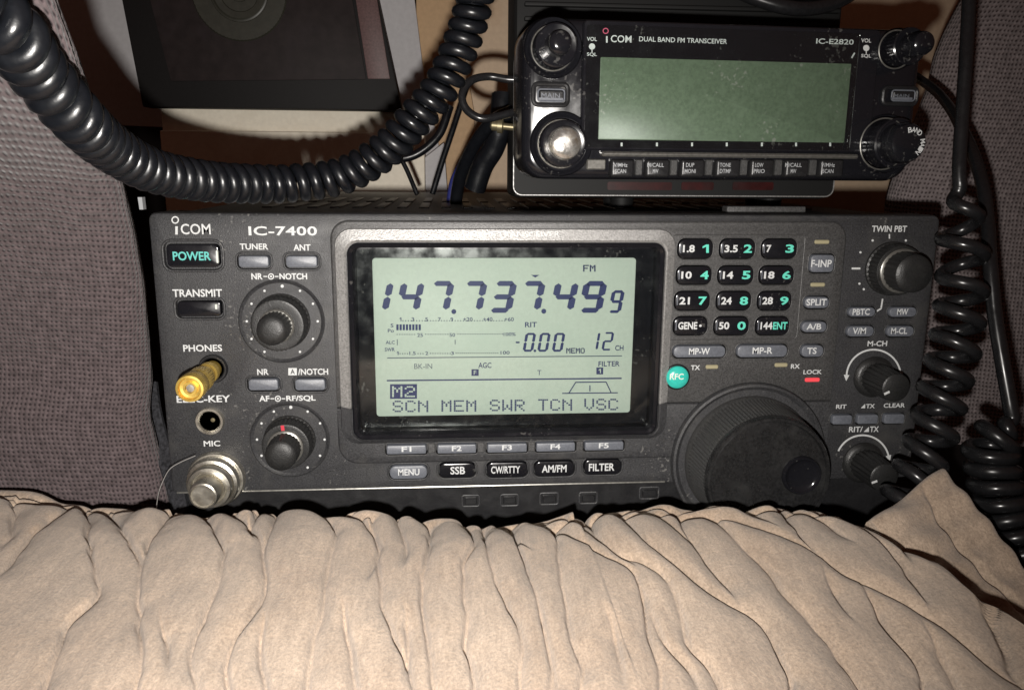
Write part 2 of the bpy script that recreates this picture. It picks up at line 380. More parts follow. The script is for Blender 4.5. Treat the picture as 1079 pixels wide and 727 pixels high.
# left column
button((176, 257.5, 231, 281.5), 0, [m_gloss, m_teal, m_whiteplastic], [('POWER', (182, 265.2, 222, 274.6), 1)], r=.0017, top=.0006, name='power_button', label='black power button with green lettering', grow=.0013, lr=.0005)
mbx = MB(); loft(mbx, P, P.rect(227.6, 264, 230, 277.5, .001), .0003, [(0, .0004), (.0001, .0011)]); mbx.build('power_lamp', m_whiteplastic, radio)
button((188, 317.5, 233, 333), 0, BLK, [], r=.0012, top=.0008, name='transmit_button', label='black transmit button without lettering', grow=.0011, lr=.0005)
mbx = MB(); loft(mbx, P, P.rect(226.5, 320.5, 229, 326, .001), .0002, [(0, .0008), (.0001, .0012)]); mbx.build('transmit_lamp', m_whiteplastic, radio)
for box, nm in (((252, 269.5, 283.5, 281.5), 'tuner'), ((302, 269.5, 334.5, 281.5), 'antenna')):
    button(box, 0, KEY, r=.0011, label='small grey button under the word '+('TUNER' if nm == 'tuner' else 'ANT'), grow=.0009, lr=.0004)
for box, nm in (((262.5, 399, 293.5, 410.5), 'NR'), ((311.5, 399, 343, 410.5), 'A/NOTCH')):
    button(box, 0, KEY, r=.0011, label='small grey button under the word '+nm, grow=.0009, lr=.0004)
# keypad
rows = [((251, 273.3), [(713.4, 751.3), (757.3, 795.7), (801.4, 839.8)]), ((279.4, 300.5), [(711.7, 750), (755.5, 794), (798.9, 836.5)]),
        ((306.2, 327.8), [(709.7, 748), (753.8, 791.5), (797.2, 834)]), ((332.7, 353.8), [(708.5, 745.6), (751.3, 789), (795.2, 831.6)])]
lg = [['1.8|1', '3.5|2', '7|3'], ['10|4', '14|5', '18|6'], ['21|7', '24|8', '28|9'], ['GENE|•', '50|0', '144|ENT']]
for (v, us), ts in zip(rows, lg):
    for (u0, u1), t in zip(us, ts):
        a, b = t.split('|'); vm = (v[0]+v[1])/2; L = []
        wa = {'7': 5, '1.8': 12.5, '3.5': 14, 'GENE': 20}.get(a, 11 if len(a) == 2 else 12.5)
        L.append((a, (u0+6.2, vm-3.9, u0+6.2+wa, vm+3.9), 1))
        if b == '•': L.append((b, (u1-9, vm-1.3, u1-6.2, vm+1.3), 1))
        elif b == 'ENT': L.append((b, (u1-17, vm-3.9, u1-2, vm+3.9), 2))
        else: L.append((b, (u1-(11 if b == '1' else 12), vm-4.4, u1-(4.4 if b == '1' else 3.2), vm+4.4), 2))
        L.append(('I', (u0+3.4, vm-4.6, u0+4.6, vm+4.6), 4))
        button((u0+1.3, v[0]+1.3, u1-1.3, v[1]-1.3), HP, BLK, L, r=.0024, top=.0008, name='keypad_button', label='black keypad button marked %s and %s' % (a, 'a dot' if b == '•' else b), grow=.0005, lr=.00022, bold=.03)
def key(box, t, tb=None, h=HP, **k):
    vm = (box[1]+box[3])/2; um = (box[0]+box[2])/2
    tb = tb or (um-len(t)*2.9, vm-3.3, um+len(t)*2.9, vm+3.3)
    button(box, h, k.pop('mats', KEY), [(t, tb, 1)], r=k.pop('r', .0018), top=k.pop('top', .0009), label='%s button marked %s' % (k.pop('colour', 'grey'), t), bold=.02, **k)
key((709.5, 364.3, 763.5, 376), 'MP-W', (726, 366.8, 748, 373.6)); key((776.5, 363.5, 828.5, 375.8), 'MP-R', (793, 366, 814, 372.8))
key((844, 363.6, 866.5, 375.6), 'TS', (850.5, 366.3, 860.5, 373)); key((844.4, 338.8, 870, 349.6), 'A/B', (850, 341, 865.5, 347.4))
key((847.4, 312.8, 872.4, 324.4), 'SPLIT', (850, 315, 871, 322)); key((853.5, 268.6, 877.6, 286.6), 'F-INP', (854.8, 274, 876.4, 281.5), r=.0014)
key((893.5, 323.8, 921.2, 333.4), 'PBTC', (898.5, 325.4, 916.5, 332), h=0); key((936.2, 323.6, 964.5, 333.6), 'MW', (945.4, 325.4, 957, 331.8), h=0)
key((892, 343.4, 919.6, 354.2), 'V/M', (898.6, 345.4, 912.5, 352), h=0); key((934, 343.4, 961.6, 354.2), 'M-CL', (939, 345.4, 956, 352), h=0)
for bx, nm in (((876.2, 437, 896.6, 446.4), 'RIT'), ((902.5, 436.4, 924, 446), 'TX with a triangle'), ((930.5, 435.8, 951.6, 445.6), 'CLEAR')):
    button(bx, 0, KEY, r=.0009, label='small grey button under the word '+nm)
# function keys under the display and mode keys below them
HF = HP
for i, (u0, u1, v0, v1) in enumerate(((407.6, 449, 468.6, 477.6), (461, 501.6, 467.8, 476.8), (513.5, 555, 467, 475.8), (565, 605.6, 466, 474.8), (616, 656.5, 465, 473.6))):
    um = (u0+u1)/2; vm = (v0+v1)/2
    key((u0, v0, u1, v1), 'F%d' % (i+1), (um-5.2, vm-2.6, um+5.2, vm+2.8), r=.0006, lr=.0002, colour='blue grey')
for i, (u0, v0) in enumerate(((451.2, 466.6), (503, 465.8), (556.4, 464.9), (607, 464))):
    mbx = MB(); loft(mbx, P, P.rect(u0, v0, u0+7.2, v0+10, HF), .0004, [(0, 0), (0, HF+.0004), (.0002, HF+.0006)]); mbx.build('key_divider', m_plate, radio)
for (u0, v0, u1, v1, t, tb, mm) in ((411, 490, 450, 503.4, 'MENU', (419.5, 494, 442, 500.8), KEY), (463, 487.5, 500.5, 502, 'SSB', (474.6, 491.6, 490, 499.6), BLK),
        (513, 486.6, 555.4, 501.6, 'CW/RTTY', (517.5, 491, 548, 498.6), BLK), (563.4, 485.4, 604.4, 500.4, 'AM/FM', (571, 489.8, 597, 497.6), BLK), (615.6, 483.6, 653.8, 498.6, 'FILTER', (620.5, 488.2, 647.4, 496), BLK)):
    key((u0, v0, u1, v1), t, tb, h=0, mats=mm, r=.0021, top=.0010, grow=.0007, lr=.0004, colour='grey' if mm is KEY else 'black')

# --- panel slab, cut for the keys, display and jacks
WIN = P.rect(369, 256, 696, 460, HP)
loft(cut_panel, P, WIN, .0042, [(0, -.0105), (0, .01)], cap0=True)
def apply_bool(o, cutter_mb):
    c = cutter_mb.build('cutter', m_black, None, origin=np.zeros(3)); fix_normals(c); fix_normals(o)
    md = o.modifiers.new('b', 'BOOLEAN'); md.operation = 'DIFFERENCE'; md.object = c; md.solver = 'EXACT'
    bpy.context.view_layer.update()
    dg = bpy.context.evaluated_depsgraph_get(); me = bpy.data.meshes.new_from_object(o.evaluated_get(dg))
    o.modifiers.clear(); old = o.data; o.data = me; bpy.data.meshes.remove(old); bpy.data.objects.remove(c)
    me.polygons.foreach_set('use_smooth', [True]*len(me.polygons)); me.set_sharp_from_angle(angle=R(35))
def append_mesh(o, mb, mats_extra=None):
    V = np.concatenate(mb.V)-np.array(WPOS[o.name]); bm = bmesh.new(); bm.from_mesh(o.data)
    vs = [bm.verts.new(v) for v in V]
    for f, mi in zip(mb.F, mb.m):
        q = bm.faces.new([vs[i] for i in f]); q.smooth = True; q.material_index = mi
    bm.to_mesh(o.data); bm.free()
pan = MB(); loft(pan, P, (-.1435, ZR, .1435, ZT), .0028, [(.0003, -.016), (0, -.0155), (0, -.0012), (.0004, -.0004), (.0012, 0)], cap0=True)
panel = pan.build('front_panel', m_panel, radio); apply_bool(panel, cut_panel)
# raised central plate: lighter painted upper half, dark lower half
PLT = P.rect(352, 233, 882, 484, HP)
zsplit = P.loc(360, 430, HP)[1]
def outline_plate(z_lo, z_hi, r_top, r_bot, slant=.0):
    a0, _, a1, _ = PLT; pts = []
    n = 7
    for k in range(n+1):
        t = k/n*math.pi/2
        if r_top: pts.append((a1-r_top+r_top*math.cos(t), z_hi-r_top+r_top*math.sin(t)))
    if not r_top: pts.append((a1, z_hi))
    for k in range(n+1):
        t = math.pi/2+k/n*math.pi/2
        if r_top: pts.append((a0+r_top+r_top*math.cos(t), z_hi-r_top+r_top*math.sin(t)))
    if not r_top: pts.append((a0, z_hi))
    if r_bot:
        for k in range(n+1):
            t = math.pi+k/n*math.pi/2; pts.append((a0+r_bot+r_bot*math.cos(t), z_lo+r_bot+r_bot*math.sin(t)))
    else: pts.append((a0, z_lo))
    pts.append((a1, z_lo)); return pts
def plate_mesh(pts, name, m):
    mb = MB(); c = np.mean(pts, 0); n = len(pts); V = []; F = []
    rings = [(0, -.0002), (0, HP-.0006), (.00035, HP-.00015), (.0008, HP)]
    for ins, h in rings:
        for i, (a, z) in enumerate(pts):
            p0 = np.array(pts[i-1]); p1 = np.array(pts[(i+1) % n]); t = p1-p0; t /= np.linalg.norm(t)+1e-12
            nrm = np.array([-t[1], t[0]]); V.append(P.w(a+nrm[0]*ins, z+nrm[1]*ins, h))
    for k in range(len(rings)-1):
        for i in range(n): j = (i+1) % n; F.append([k*n+i, k*n+j, (k+1)*n+j, (k+1)*n+i])
    F.append([(len(rings)-1)*n+i for i in range(n)]); F.append(list(range(n))[::-1]); mb.add(V, F)
    return mb.build(name, m, radio)
up = plate_mesh(outline_plate(zsplit, PLT[3], .0065, 0), 'upper_plate', m_plate)
apply_bool(up, cut_panel)
lo_ = plate_mesh(outline_plate(PLT[1], zsplit-.0002, 0, .0075), 'lower_plate', m_panel)
apply_bool(lo_, cut_panel)
append_mesh(panel, lips_panel)
# split the lips of the plate by height
append_mesh(up, lips_plate)

# --- display: silver bezel, black frame, mask, lit screen, segments, clear pane
disp = MB()
BEZ = P.rect(355.5, 240.5, 707, 464.2, HP)
a0, z0, a1, z1 = BEZ
# silver trim: top band and the two sides, open at the bottom
def trim(mb):
    hi = (WIN[0]-.0003, WIN[1], WIN[2]+.0003, WIN[3]+.0003)
    out = rr_loop(a0, z0, a1, z1, .0062, 8); inn = rr_loop(hi[0], hi[1], hi[2], hi[3], .0045, 8)
    n = len(out); V = []; F = []
    for (o, i) in zip(out, inn):
        o = np.array(o); i = np.array(i)
        V += [P.w(*o, HP-.0003), P.w(*(o+(i-o)*.07), HP+.0009), P.w(*(o+(i-o)*.85), HP+.0016), P.w(*i, HP+.0012), P.w(*i, -.004)]
    for k in range(n):
        k2 = (k+1) % n
        up_ok = (out[k][1]+out[k2][1])/2 > zsplit
        for q in range(4): F.append(([k*5+q, k2*5+q, k2*5+q+1, k*5+q+1], 0 if up_ok else 1))
    for f, mi in F: mb.add([V[i] for i in f], [[0, 1, 2, 3]], mi)
# subdivide the side runs so silver ends where it ends
def trim2(mb):
    def loop(rc, r):
        L = rr_loop(*rc, r, 8); out = []
        for i in range(len(L)):
            p = np.array(L[i]); q = np.array(L[(i+1) % len(L)]); out.append(p)
            if np.linalg.norm(q-p) > .01:
                for s in range(1, 24): out.append(p+(q-p)*s/24)
        return out
    hi = (WIN[0]-.0003, WIN[1]-.0003, WIN[2]+.0003, WIN[3]+.0003)
    out = loop(BEZ, .0062); inn = loop(hi, .0045); n = len(out); V = []; F0 = []; F1 = []
    for (o, i) in zip(out, inn):
        V += [P.w(*o, HP-.0003), P.w(*(o+(i-o)*.10), HP+.0007), P.w(*(o+(i-o)*.85), HP+.0015), P.w(*i, HP+.0011), P.w(*i, -.004)]
    for k in range(n):
        k2 = (k+1) % n; s = (out[k][1]+out[k2][1])/2 > zsplit
        for q in range(4): (F0 if s else F1).append([k*5+q, k2*5+q, k2*5+q+1, k*5+q+1])
    mb.add(V, F0, 0); mb.add(V, F1, 1)
tr = MB(); trim2(tr)
bez = tr.build('display_bezel', [m_silver, m_panel], radio); fix_normals(bez)
display = MB()
loft(display, P, (WIN[0]-.001, WIN[1]-.001, WIN[2]+.001, WIN[3]+.001), .004, [(0, -.0100), (0, -.0052)], cap0=True)
display = display.build('display', m_gloss, radio)
fr = MB(); loft(fr, P, WIN, .0042, [(-.0001, -.0052), (-.0001, HP+.0004), (.0006, HP+.0009), (.0016, HP+.0003), (.0020, -.0008), (.0024, -.0050)], cap0=False, cap1=False, n=8)
fr.build('display_frame', m_gloss, display)
HL = -.004
lc = MB(); LCD = P.rect(394.5, 272, 667, 436.6, HL); loft(lc, P, LCD, .0012, [(0, -.0055), (0, HL-.0001), (.0002, HL)], cap0=True)
lcd = lc.build('screen', m_lcd, display)
PX = {'S': ['01110', '10001', '10000', '01110', '00001', '10001', '01110'], 'C': ['01110', '10001', '10000', '10000', '10000', '10001', '01110'], 'N': ['10001', '11001', '10101', '10011', '10001', '10001', '10001'],
      'M': ['10001', '11011', '10101', '10101', '10001', '10001', '10001'], 'E': ['11111', '10000', '10000', '11110', '10000', '10000', '11111'], 'F': ['11111', '10000', '10000', '11110', '10000', '10000', '10000'], 'O': ['01110', '10001', '10001', '10001', '10001', '10001', '01110'], 'W': ['10001', '10001', '10001', '10101', '10101', '11011', '10001'],
      'R': ['11110', '10001', '10001', '11110', '10100', '10010', '10001'], 'T': ['11111', '00100', '00100', '00100', '00100', '00100', '00100'], 'V': ['10001', '10001', '10001', '10001', '10001', '01010', '00100'],
      '2': ['01110', '10001', '00001', '00110', '01000', '10000', '11111']}
def pix(mb, txt, u0, v0, u1, v1, m, h):
    n = len(txt)*6-1; du = (u1-u0)/n; dv = (v1-v0)/7
    for i, ch in enumerate(txt):
        for r0, row in enumerate(PX[ch]):
            for c0, b in enumerate(row):
                if b == '1':
                    x = u0+(i*6+c0)*du; y = v0+r0*dv; e = .06 if v1-v0 > 10 else -.14
                    poly(mb, P, [(x+e*du, y+e*dv), (x+du*(1-e), y+e*dv), (x+du*(1-e), y+dv*(1-e)), (x+e*du, y+dv*(1-e))], h, m)
HS = HL+.00012
def seg7(mb, pl, x0, v0, w, h, sl, t, ch, m=0, hh=HS):
    on = {'0': 'abcdef', '1': 'bc', '2': 'abged', '3': 'abgcd', '4': 'fgbc', '5': 'afgcd', '6': 'afgcde', '7': 'abc', '8': 'abcdefg', '9': 'abcdfg', '-': 'g'}[ch]
    g = t*.10; k = t/2
    c_ = k*.62
    def H(y, xa, xb): q = k*.74; return [(xa-c_*.5, y), (xa+c_*.7, y-q), (xb-c_*.7, y-q), (xb+c_*.5, y), (xb-c_*.7, y+q), (xa+c_*.7, y+q)]
    def Vv(x, ya, yb): return [(x, ya-c_*.4), (x+k, ya+c_*.7), (x+k, yb-c_), (x, yb), (x-k, yb-c_), (x-k, ya+c_*.7)]
    S_ = {'a': H(k, k+g, w-k-g), 'g': H(h/2, k+g, w-k-g), 'd': H(h-k, k+g, w-k-g), 'f': Vv(k, k+g, h/2-g), 'b': Vv(w-k, k+g, h/2-g), 'e': Vv(k, h/2+g, h-k-g), 'c': Vv(w-k, h/2+g, h-k-g)}
    for s in on: poly(mb, pl, [(x0+x+sl*(1-y/h), v0+y) for x, y in S_[s]], hh, m)
fq = MB()
for x0, ch in ((384, '1'), (416.5, '4'), (448, '7'), (482.8, '7'), (514, '3'), (544, '7'), (579, '4'), (609, '9')):
    seg7(fq, P, x0-.6, 295.2, 25, 35.4, 7.4, 7.2, ch)
seg7(fq, P, 640.2, 305.4, 13.6, 25, 5, 4.0, '9')
disc(fq, P, 478.2, 328.4, 2.6, HS); disc(fq, P, 573, 328, 2.6, HS)
poly(fq, P, [(559.5, 289.8), (568.5, 289.8), (564, 292.6)], HS)
fq.build('frequency_readout', m_seg, display)
sub = MB()
for t, b in (('FM', (614.6, 279.4, 627.4, 286.2)), ('RIT', (553.2, 339.4, 565.8, 344.8)), ('MEMO', (596.8, 366.8, 616, 372.2)), ('CH', (648.2, 363.8, 657, 369.4)),
             ('FILTER', (630.6, 380.6, 653, 386)), ('AGC', (504, 382, 517.8, 387.8)), ('BK-IN', (436.5, 383.2, 455.4, 388.6)), ('T', (566.2, 390, 570.4, 395.2))):
    lb = MB(); pix(lb, t, *b, 0, HS) if t in ('FM', 'MEMO') else text(lb, P, t, b, HS, 0, .016 if t not in ('T', 'BK-IN') else 0)
    lb.build('screen_lettering', m_seg if t != 'BK-IN' else m_segdim, display)
sub = MB()
seg7(sub, P, 542.0, 350.8, 7, 20, 0, 2.4, '-')
for x0 in (550.4, 565.8, 581.2): seg7(sub, P, x0, 350.4, 11.2, 20.6, 3.6, 3.0, '0')
disc(sub, P, 563.6, 369.6, 1.4, HS)
sub.build('offset_readout', m_seg, display); sub = MB()
seg7(sub, P, 620.6, 349.6, 9, 20, 3.4, 2.5, '1'); seg7(sub, P, 633.6, 349.6, 10.4, 20, 3.4, 2.5, '2')
sub.build('channel_readout', m_seg, display)
mt = MB()
for i in range(8): poly(mt, P, [(417.6+i*3.35, 341.8), (420+i*3.35, 341.8), (420+i*3.35, 348), (417.6+i*3.35, 348)], HS)
for t, b in (('1', (421, 334.6, 423, 338.6)), ('3', (433.6, 334.6, 436.6, 338.6)), ('5', (448, 334.6, 451, 338.6)), ('7', (461.6, 334.6, 464.6, 338.6)), ('9', (474.6, 334.6, 477.6, 338.6)),
             ('+20', (488, 334.4, 498, 338.6)), ('+40', (509, 334.4, 519, 338.6)), ('+60', (531.4, 334.4, 541.4, 338.6)), ('S', (411.6, 341, 414.6, 345)), ('Po', (408.6, 346.6, 415, 350.4)),
             ('25', (439.6, 351.2, 445.6, 355)), ('50', (473.6, 351, 479.6, 354.8)), ('100%', (530.6, 350.4, 543.4, 354)), ('ALC', (406.4, 359, 416, 362.6)), ('SWR', (405.4, 366.4, 416, 370.2)),
             ('1', (418.2, 370.4, 420, 374)), ('1.5', (431.4, 370.4, 438, 374)), ('2', (448.2, 370.4, 451.2, 374)), ('3', (475.2, 370.4, 478.2, 374)), ('100', (527.4, 369.8, 537, 373.4))):
    text(mt, P, t, b, HS, 0, .012)
def dots(u0, u1, v, step, m=1):
    u = u0
    while u < u1: poly(mt, P, [(u, v-.55), (u+1.1, v-.55), (u+1.1, v+.55), (u, v+.55)], HS, m); u += step
dots(424, 532, 338, 2.9); dots(418, 438, 352.4, 2.6); dots(448, 472, 352.2, 2.6); dots(482, 530, 352, 2.6); dots(421, 430, 372.6, 2.6); dots(440, 447, 372.6, 2.6); dots(453, 474, 372.4, 2.6); dots(480, 526, 372, 2.2)
strip(mt, P, 418.6, 357.6, 418.6, 364, .8, HS, 1); strip(mt, P, 479.6, 358, 479.6, 363, .8, HS, 1)
mt.build('meter_scale', [m_seg, m_segdim], display)
mn = MB()
strip(mn, P, 408, 377.2, 655.4, 375, 1.0, HS, 1); strip(mn, P, 407.6, 401, 655, 398.6, 1.5, HS, 0)
for (u0, v0, u1, v1, t) in ((496.8, 389, 504.4, 396, 'F'), (628.4, 387.2, 635.6, 394.4, '1')):
    poly(mn, P, [(u0, v0), (u1, v0), (u1, v1), (u0, v1)], HS, 0); text(mn, P, t, (u0+2.4, v0+1.4, u1-2.4, v1-1.4), HS+.0001, 2, 0)
for a, b, c, d in ((592.4, 414.4, 651, 413.8), (599.6, 414, 606.6, 402.8), (606.4, 402.8, 638.8, 402.4), (638.6, 402.4, 644, 413.8), (621.6, 406, 621.6, 412.4)):
    strip(mn, P, a, b, c, d, 1.1, HS, 0)
for t, u0, u1, dv in (('SCN', 413.6, 451.4, 0), ('MEM', 465, 502, -.5), ('SWR', 516, 553, -1), ('TCN', 567, 603, -1.6), ('VSC', 615.6, 651.4, -2)):
    pix(mn, t, u0, 422+dv, u1, 434.2+dv, 0, HS)
poly(mn, P, [(411, 404.8), (439.4, 404.6), (439.4, 420), (411, 420.2)], HS, 0); pix(mn, 'M2', 413, 406.8, 437.4, 418.4, 2, HS+.0001)
mn.build('menu_readout', [m_seg, m_segdim, m_lcd], display)
gl = MB(); loft(gl, P, P.rect(377, 263, 689, 453, -.0012), .0025, [(0, -.0016), (0, -.0012)], cap0=True); gl.build('clear_pane', m_pane, display)

# --- printed lettering on the panel
def word(t, box, h=0, m=m_white, bold=.021, sp=1.0, sh=0): return text(MB(), P, t, box, h+.00012, 0, bold, sp, sh).build('lettering', m, radio)
lm = MB(); text(lm, P, 'COM', (190.4, 236, 221.8, 247.2), .00012, 0, .012, 1.02)
strip(lm, P, 186, 238.6, 186, 247.3, 2.6, .00012); disc(lm, P, 184.6, 232, 4.0, .00013, 0, 20, 2.7)
lm.build('maker_emblem', m_white, radio)
word('IC-7400', (261.8, 238.6, 334, 248.4), bold=.02, sp=1.05)
for t, b in (('TUNER', (252.6, 256.8, 282.6, 263.2)), ('ANT', (309.2, 257.6, 327.2, 264.2)), ('TRANSMIT', (181.8, 304.8, 234, 313)), ('PHONES', (193, 363.2, 234, 370.4)),
             ('ELEC-KEY', (186, 416.6, 242.6, 424)), ('MIC', (214.6, 464.2, 232, 470.2)), ('NR', (271, 388.8, 283, 395)), ('/NOTCH', (314, 388.4, 345.8, 395)),
             ('TWIN PBT', (918.8, 238, 955.6, 244.6)), ('M-CH', (914.2, 359.2, 934.8, 364.8)), ('RIT', (881, 426.2, 892, 430.6)), ('TX', (912.6, 425.6, 921.8, 430)), ('CLEAR', (931.2, 424.8, 953.6, 429.4)),
             ('RIT/', (894.6, 449.4, 909, 455.2)), ('TX', (916.6, 449.2, 926, 455))):
    word(t, b)
for q in ([(907, 430), (911.6, 430), (911.6, 425.4)], [(910, 455), (915.6, 455), (915.6, 449.6)]):
    w = MB(); poly(w, P, q, .00012); w.build('lettering', m_white, radio)
w = MB(); poly(w, P, [(303.8, 387.8), (312.8, 387.8), (312.8, 395.4), (303.8, 395.4)], .00012, 0); text(w, P, 'A', (306, 389, 310.6, 394.2), .0002, 1, .02); w.build('lettering', [m_white, m_black], radio)
def ref(txt1, b1, txt2, b2, u, v):
    w = MB(); text(w, P, txt1, b1, .00012, 0, .028); text(w, P, txt2, b2, .00012, 0, .028)
    disc(w, P, u, v, 3.3, .00012, 0, 16, 2.2); disc(w, P, u, v, 1.1, .00012); strip(w, P, b1[2]+1, v, u-4, v, 1.1, .00012); strip(w, P, u+4, v, b2[0]-1, v, 1.1, .00012); w.build('lettering', m_white, radio)
ref('NR', (264.8, 288, 276.6, 294.6), 'NOTCH', (294.4, 288, 323.6, 294.6), 285.6, 291.4)
ref('AF', (273, 416.8, 284, 423), 'RF/SQL', (301.6, 416.6, 332.6, 423.2), 292.8, 420)
word('TX', (728, 384.8, 737.6, 389.8), HP); word('RX', (833.4, 383.6, 842.8, 388.4), HP); word('LOCK', (846.6, 389.6, 866, 394.2), HP)
word('HF/VHF TRANSCEIVER', (488, 243.6, 590, 249.6), HP+.0016, m_white, .01)
# --- dots, ticks and arrows round the knobs
for (cu, cv, ra, rb) in ((297.4, 338.6, 37.4, 37.0), (306.4, 463, 35.6, 34)):
    tk = MB()
    for k in range(-5, 6):
        t = R(30*k); disc(tk, P, cu+ra*math.sin(t), cv-rb*math.cos(t), 1.25 if k else 1.7, .00012)
    tk.build('dial_scale', m_white, radio)
tk = MB()
for k in (-4, -2, -1, 1, 2, 4):
    t = R(30*k + (0 if abs(k) < 4 else (10 if k > 0 else -10))); disc(tk, P, 937+35*math.sin(t), 283-34*math.cos(t), 1.2, .00012)
disc(tk, P, 905.6, 299, 1.2, .00012)
strip(tk, P, 937.2, 246.8, 937.2, 251.6, 1.4, .00012); strip(tk, P, 897.4, 283, 906.6, 283, 2.0, .00012)
tk.build('dial_scale', m_white, radio)
tk = MB(); strip(tk, P, 930, 315, 928.4, 325, 1.6, .00012); strip(tk, P, 928.6, 325, 923.4, 328.2, 1.6, .00012); tk.build('printed_hook', m_white, radio)
for (u, v, r, ta, tb) in ((920.6, 397, 28.6, R(184), R(350)), (909, 486.5, 28, R(204), R(346))):
    tk = MB(); disc(tk, P, u, v, r+.9, .00012, 0, 40, r-.9, ta, tb)
    for t, q in ((ta, -1), (tb, 1)):
        if u < 915 and q < 0: continue
        x, y = u+r*math.cos(t), v+r*math.sin(t); d = (-math.sin(t)*q, math.cos(t)*q); n_ = (math.cos(t), math.sin(t))
        poly(tk, P, [(x+n_[0]*3, y+n_[1]*3), (x+d[0]*6.5, y+d[1]*6.5), (x-n_[0]*3, y-n_[1]*3)][::(1 if q < 0 else -1)], .00013)
    tk.build('printed_arrow', m_white, radio)
# keypad outline groove (a fine raised line)
kl = MB(); ring_tube(kl, [P.w(a, z, HP) for a, z in rr_loop(*P.rect(705.5, 247.6, 844, 357.4, HP), .0016, 5)], .00022); kl.build('keypad_outline', m_plate, radio)
# lamps
for (u0, v, u1, h, m, lb) in ((858, 255, 873.6, HP, m_ledoff, 'unlit amber lamp above the F-INP button'), (853.8, 300, 869, HP, m_ledoff, 'unlit amber lamp above the SPLIT button'), (743.4, 386.4, 756.6, HP, m_ledoff, 'unlit amber lamp beside TX'), (816, 384.4, 829.6, HP, m_ledoff, 'unlit amber lamp beside RX'), (848, 400, 863.4, HP, m_ledred, 'glowing red lamp under LOCK')):
    mbx = MB(); loft(mbx, P, P.rect(u0, v-2.1, u1, v+2.1, h), .0006, [(0, h-.0003), (0, h+.0003), (.0003, h+.0006)])
    mbx.build('indicator_lamp', m, radio)['label'] = lb
c = P.loc(713, 396.8, HP); s_px = P.loc(714, 396.8, HP)[0]-c[0]
mbx = MB(); lathe(mbx, P.w(*c, HP), P.n, [(13.6*s_px, 0), (13.6*s_px, .0006), (12.6*s_px, .0009), (12.2*s_px, .0004)], 40, 0)
lathe(mbx, P.w(*c, HP), P.n, [(11.8*s_px, 0), (11.6*s_px, .0012), (10*s_px, .0018), (6*s_px, .0023), (0, .0025)], 40, 1)
text(mbx, P, 'RFC', (705.8, 393.6, 720.4, 400), HP+.0026, 2, .02); mbx.build('round_button', [m_black, m_rfc, m_whiteplastic], radio)['label'] = 'round glowing green button marked RFC'

# --- knobs
def wpt(u, v, h=0): return P.w(*P.loc(u, v, h), h)
PXM = P.loc(500, 338)[0]-P.loc(499, 338)[0]
def pot(u, v, rb, ri, well=44, h1=.0085, h2=.0185, mark=None, cap=m_rubber, silver=False, markang=0):
    s = PXM; k = empty_part('knob', wpt(u, v))
    if well:
        mb = MB(); lathe(mb, wpt(u, v), P.n, [(well*s, -.0002), (well*s, .0003), ((well-1.4)*s, .0008), ((well-3)*s, .0003), ((well-4)*s, .00005)], 64); mb.F = [f for f in mb.F if len(f) == 4]; mb.m = [0]*len(mb.F)
        mb.build('dial_ring', m_panel, k)
    mb = MB(); lathe(mb, wpt(u, v), P.n, [(rb*1.04*s, 0), (rb*1.04*s, .0012), (rb*s, .0016), (rb*.97*s, h1-.0012), (rb*.93*s, h1-.0002), (rb*.86*s, h1), (rb*.6*s, h1-.0005), (0, h1-.0005)], 144, 0, (2, 3, 36, .00035, 1))
    if mark:
        t = R(markang); q = []
        c = np.array(P.loc(u, v)); d = np.array([math.sin(t), math.cos(t)]); n_ = np.array([d[1], -d[0]])*.0006
        ra, rb_ = rb*.62*s, rb*.92*s
        mb.add([P.w(*(c+d*ra+n_), h1+.00012), P.w(*(c+d*rb_+n_), h1+.00012), P.w(*(c+d*rb_-n_), h1+.00012), P.w(*(c+d*ra-n_), h1+.00012)], [[0, 1, 2, 3]], 1)
    mb.build('outer_knob', [m_rubber, mark or m_white], k)
    mb = MB(); lathe(mb, wpt(u, v), P.n, [(ri*1.12*s, h1-.0006), (ri*1.12*s, h1+.0008), (ri*1.02*s, h1+.0012)], 48, 1)
    lathe(mb, wpt(u, v), P.n, [(ri*1.02*s, h1), (ri*.98*s, h2-.0022), (ri*.93*s, h2-.0008), (ri*.8*s, h2-.0001), (ri*.45*s, h2+.0003), (0, h2+.0004)], 96, 0, (0, 1, 24, .0003, 1))
    c = np.array(P.loc(u, v)); t = R(markang+25); d = np.array([math.sin(t), math.cos(t)]); n_ = np.array([d[1], -d[0]])*.0003
    mb.build('inner_knob', [cap, m_ring], k)
    return k
def empty_part(name, loc):
    o = bpy.data.objects.new(name, None); COL.objects.link(o); o.parent = radio; o.empty_display_size = .01
    o.location = Vector(np.array(loc)-np.array(WPOS[radio.name])); WPOS[o.name] = tuple(loc); return o
kn = pot(297, 338.6, 28, 15.5, 44); kn['label'] = 'double knob with a greyish cap under NR and NOTCH'
kn = pot(305.6, 463, 26, 16.5, 42, mark=m_red, markang=-5); kn['label'] = 'double knob with a red mark under AF and RF/SQL'
kn = pot(938.5, 283, 28, 21, None, h1=.007, h2=.0165); kn['label'] = 'double knob under TWIN PBT'
